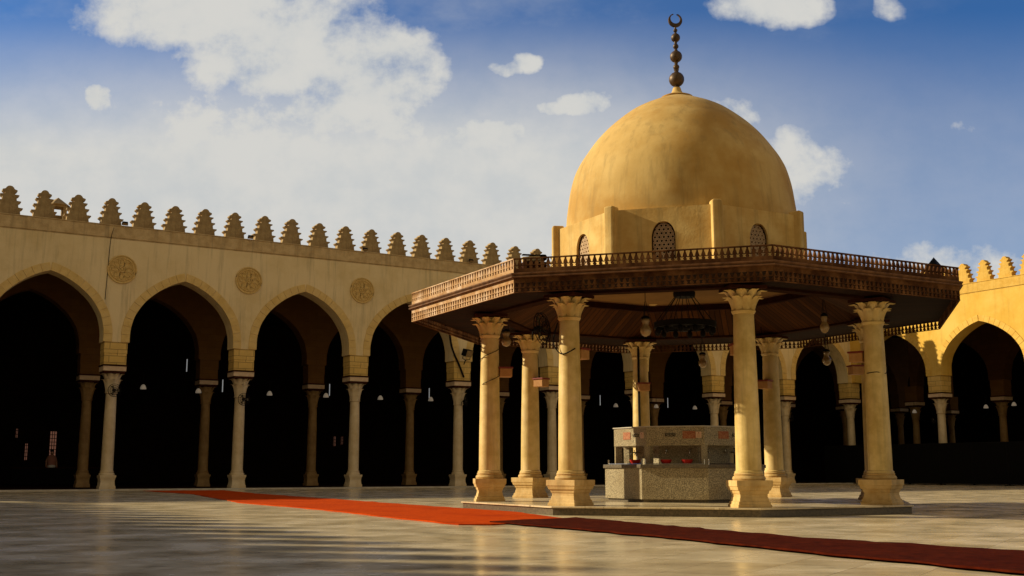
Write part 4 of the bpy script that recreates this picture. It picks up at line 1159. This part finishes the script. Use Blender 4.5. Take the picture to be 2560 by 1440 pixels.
# person far inside the left hall, behind a low dark rail
def person(loc, rotz):
    J = {'pelvis': (0, 0, .92), 'waist': (0, 0, 1.08), 'chest': (0, .0, 1.28), 'neck': (0, 0, 1.43), 'head0': (0, -.01, 1.50), 'head': (0, -.015, 1.60),
         'hipL': (.09, 0, .88), 'kneeL': (.11, -.04, .50), 'ankL': (.12, .02, .09), 'toeL': (.13, -.13, .04),
         'hipR': (-.09, 0, .88), 'kneeR': (-.10, .03, .50), 'ankR': (-.11, .08, .09), 'toeR': (-.12, -.06, .04),
         'shL': (.17, 0, 1.37), 'elL': (.24, .02, 1.11), 'wrL': (.24, -.07, .88), 'haL': (.235, -.09, .81),
         'shR': (-.17, 0, 1.37), 'elR': (-.25, .02, 1.11), 'wrR': (-.26, -.06, .88), 'haR': (-.255, -.09, .81)}
    Rr = {'pelvis': .12, 'waist': .105, 'chest': .13, 'neck': .05, 'head0': .07, 'head': .085, 'hipL': .085, 'kneeL': .06, 'ankL': .042, 'toeL': .03, 'hipR': .085, 'kneeR': .06, 'ankR': .042, 'toeR': .03,
          'shL': .06, 'elL': .045, 'wrL': .032, 'haL': .03, 'shR': .06, 'elR': .045, 'wrR': .032, 'haR': .03}
    E_ = [('pelvis', 'waist'), ('waist', 'chest'), ('chest', 'neck'), ('neck', 'head0'), ('head0', 'head')]
    for s in 'LR': E_ += [('pelvis', 'hip' + s), ('hip' + s, 'knee' + s), ('knee' + s, 'ank' + s), ('ank' + s, 'toe' + s), ('chest', 'sh' + s), ('sh' + s, 'el' + s), ('el' + s, 'wr' + s), ('wr' + s, 'ha' + s)]
    # fingers: short chains fanning from each hand
    for s, sg in (('L', 1), ('R', -1)):
        hx, hy, hz = J['ha' + s]
        for i, (dy, ln) in enumerate(((-.03, .07), (-.01, .085), (.01, .08), (.03, .065))):
            n = 'f%s%d' % (s, i); J[n] = (hx, hy + dy, hz - ln); Rr[n] = .009; E_.append(('ha' + s, n))
        n = 'th' + s; J[n] = (hx - sg * .02, hy - .05, hz - .01); Rr[n] = .01; E_.append(('wr' + s, n))
    names = list(J); me = bpy.data.meshes.new('person')
    me.from_pydata([J[n] for n in names], [(names.index(a), names.index(b)) for a, b in E_], [])
    o = bpy.data.objects.new('person', me); col.objects.link(o)
    md = o.modifiers.new('skin', 'SKIN')
    sv = me.skin_vertices[0].data
    for i, n in enumerate(names): sv[i].radius = (Rr[n], Rr[n])
    sv[0].use_root = True
    o.modifiers.new('sub', 'SUBSURF').levels = 1; o.modifiers['sub'].render_levels = 2
    me.materials.append(M['skin'])
    o.location = loc; o.rotation_euler = (0, 0, rotz)
    tag(o, 'person in pink top and white trousers standing far inside the leftmost arch', 'person')
    MB().lathe([(0.15, .86), (.155, 1.0), (.15, 1.12), (.175, 1.28), (.16, 1.38), (.07, 1.45)], 18, Matrix.Diagonal((1.25, .85, 1, 1))).build('shirt', M['cloth_pink'], o, smooth=True)
    tr_ = MB(); tr_.lathe([(0.155, .82), (.165, .9), (.15, 1.0)], 18, Matrix.Diagonal((1.2, .85, 1, 1)))
    for sg, kx, ax_, ky, ay in ((1, .11, .12, -.04, .02), (-1, -.10, -.11, .03, .08)):
        tr_.tube([(sg * .09, 0, .88), (kx, ky, .5), (ax_, ay, .12)], .088, 10)
    tr_.build('trousers', M['cloth_white'], o, smooth=True)
    MB().lathe([(0.088, 1.60), (.095, 1.65), (.085, 1.70), (.04, 1.725)], 14).build('hair', M['hair'], o, smooth=True)
    return o
person(tuple(Lw(-41.3, 13.0, 0.05)), ANG_L + .2)
lr = empty('low_rail', tuple(Lw(-43.2, 11.6, 0.05)), ANG_L); tag(lr, 'low dark panelled rail in front of the person inside the leftmost arch', 'rail')
MB().box(0, 4.2, -.03, .03, .05, .80).build('panel', M['black'], lr); MB().box(-.05, 4.25, -.05, .05, .80, .85).build('top_bar', M['wood'], lr)

# ------------------------------------------------------------------ carpets
def carpet(name, left, right, m, label, z=0.004, th=0.012, n=14, wob=0.04, hem=0.0):
    """strip between two polylines"""
    def res(P, n):
        P = [Vector(p) for p in P]; L = [0]
        for a, b in zip(P[:-1], P[1:]): L.append(L[-1] + (b - a).length)
        o = []
        for i in range(n + 1):
            s = L[-1] * i / n
            for j in range(len(L) - 1):
                if L[j + 1] >= s - 1e-9:
                    o.append(P[j].lerp(P[j + 1], (s - L[j]) / (L[j + 1] - L[j]))); break
        return o
    A = res(left, n * 4); B = res(right, n * 4); mb = MB(); vs = []; fs = []; W_ = 8
    for i in range(len(A)):
        for j in range(W_ + 1):
            p = A[i].lerp(B[i], j / W_)
            e = 0
            if j in (0, W_): e = random.uniform(-wob, wob)
            d = (B[i] - A[i]).normalized()
            h = th + (0.010 * abs(math.sin(i * 0.9 + j * 1.3)) * random.random())
            vs.append((p.x + d.x * e, p.y + d.y * e, z + h))
    for i in range(len(A) - 1):
        for j in range(W_):
            a = i * (W_ + 1) + j; fs.append((a, a + 1, a + W_ + 2, a + W_ + 1))
    k0 = len(vs); vs += [(x, y, z) for x, y, _ in vs]
    bd = [i * (W_ + 1) for i in range(len(A))] + [(len(A) - 1) * (W_ + 1) + j for j in range(1, W_ + 1)] + [i * (W_ + 1) + W_ for i in range(len(A) - 2, -1, -1)] + [j for j in range(W_ - 1, 0, -1)]
    for a, b in zip(bd, bd[1:] + bd[:1]): fs.append((a, b, b + k0, a + k0))
    mb.add(vs, fs); o = mb.build(name, m, smooth=True); tag(o, label, 'carpet'); return o
carpet('carpet', [(-13.9, 42.6), (-10.4, 36.9), (-6.55, 27.3), (-3.84, 22.7), (-0.87, 16.6), (-0.30, 16.5)],
       [(-11.0, 43.2), (-8.3, 37.2), (-4.57, 30.15), (-1.53, 24.2), (0.0, 21.5), (1.0, 18.0)], M['carpet1'],
       'bright orange red carpet runner from the left arcade towards the kiosk', 0.004, 0.012, 16, 0.03)
carpet('carpet', [(-0.33, 17.1), (0.75, 15.2), (1.91, 12.97), (3.05, 10.35), (3.9, 8.72), (5.2, 5.5)],
       [(1.05, 18.45), (1.86, 16.56), (2.6, 14.8), (3.31, 13.11), (4.89, 10.91), (7.4, 7.3)], M['carpet2'],
       'worn dark maroon carpet runner crossing the right foreground', 0.020, 0.014, 16, 0.05)
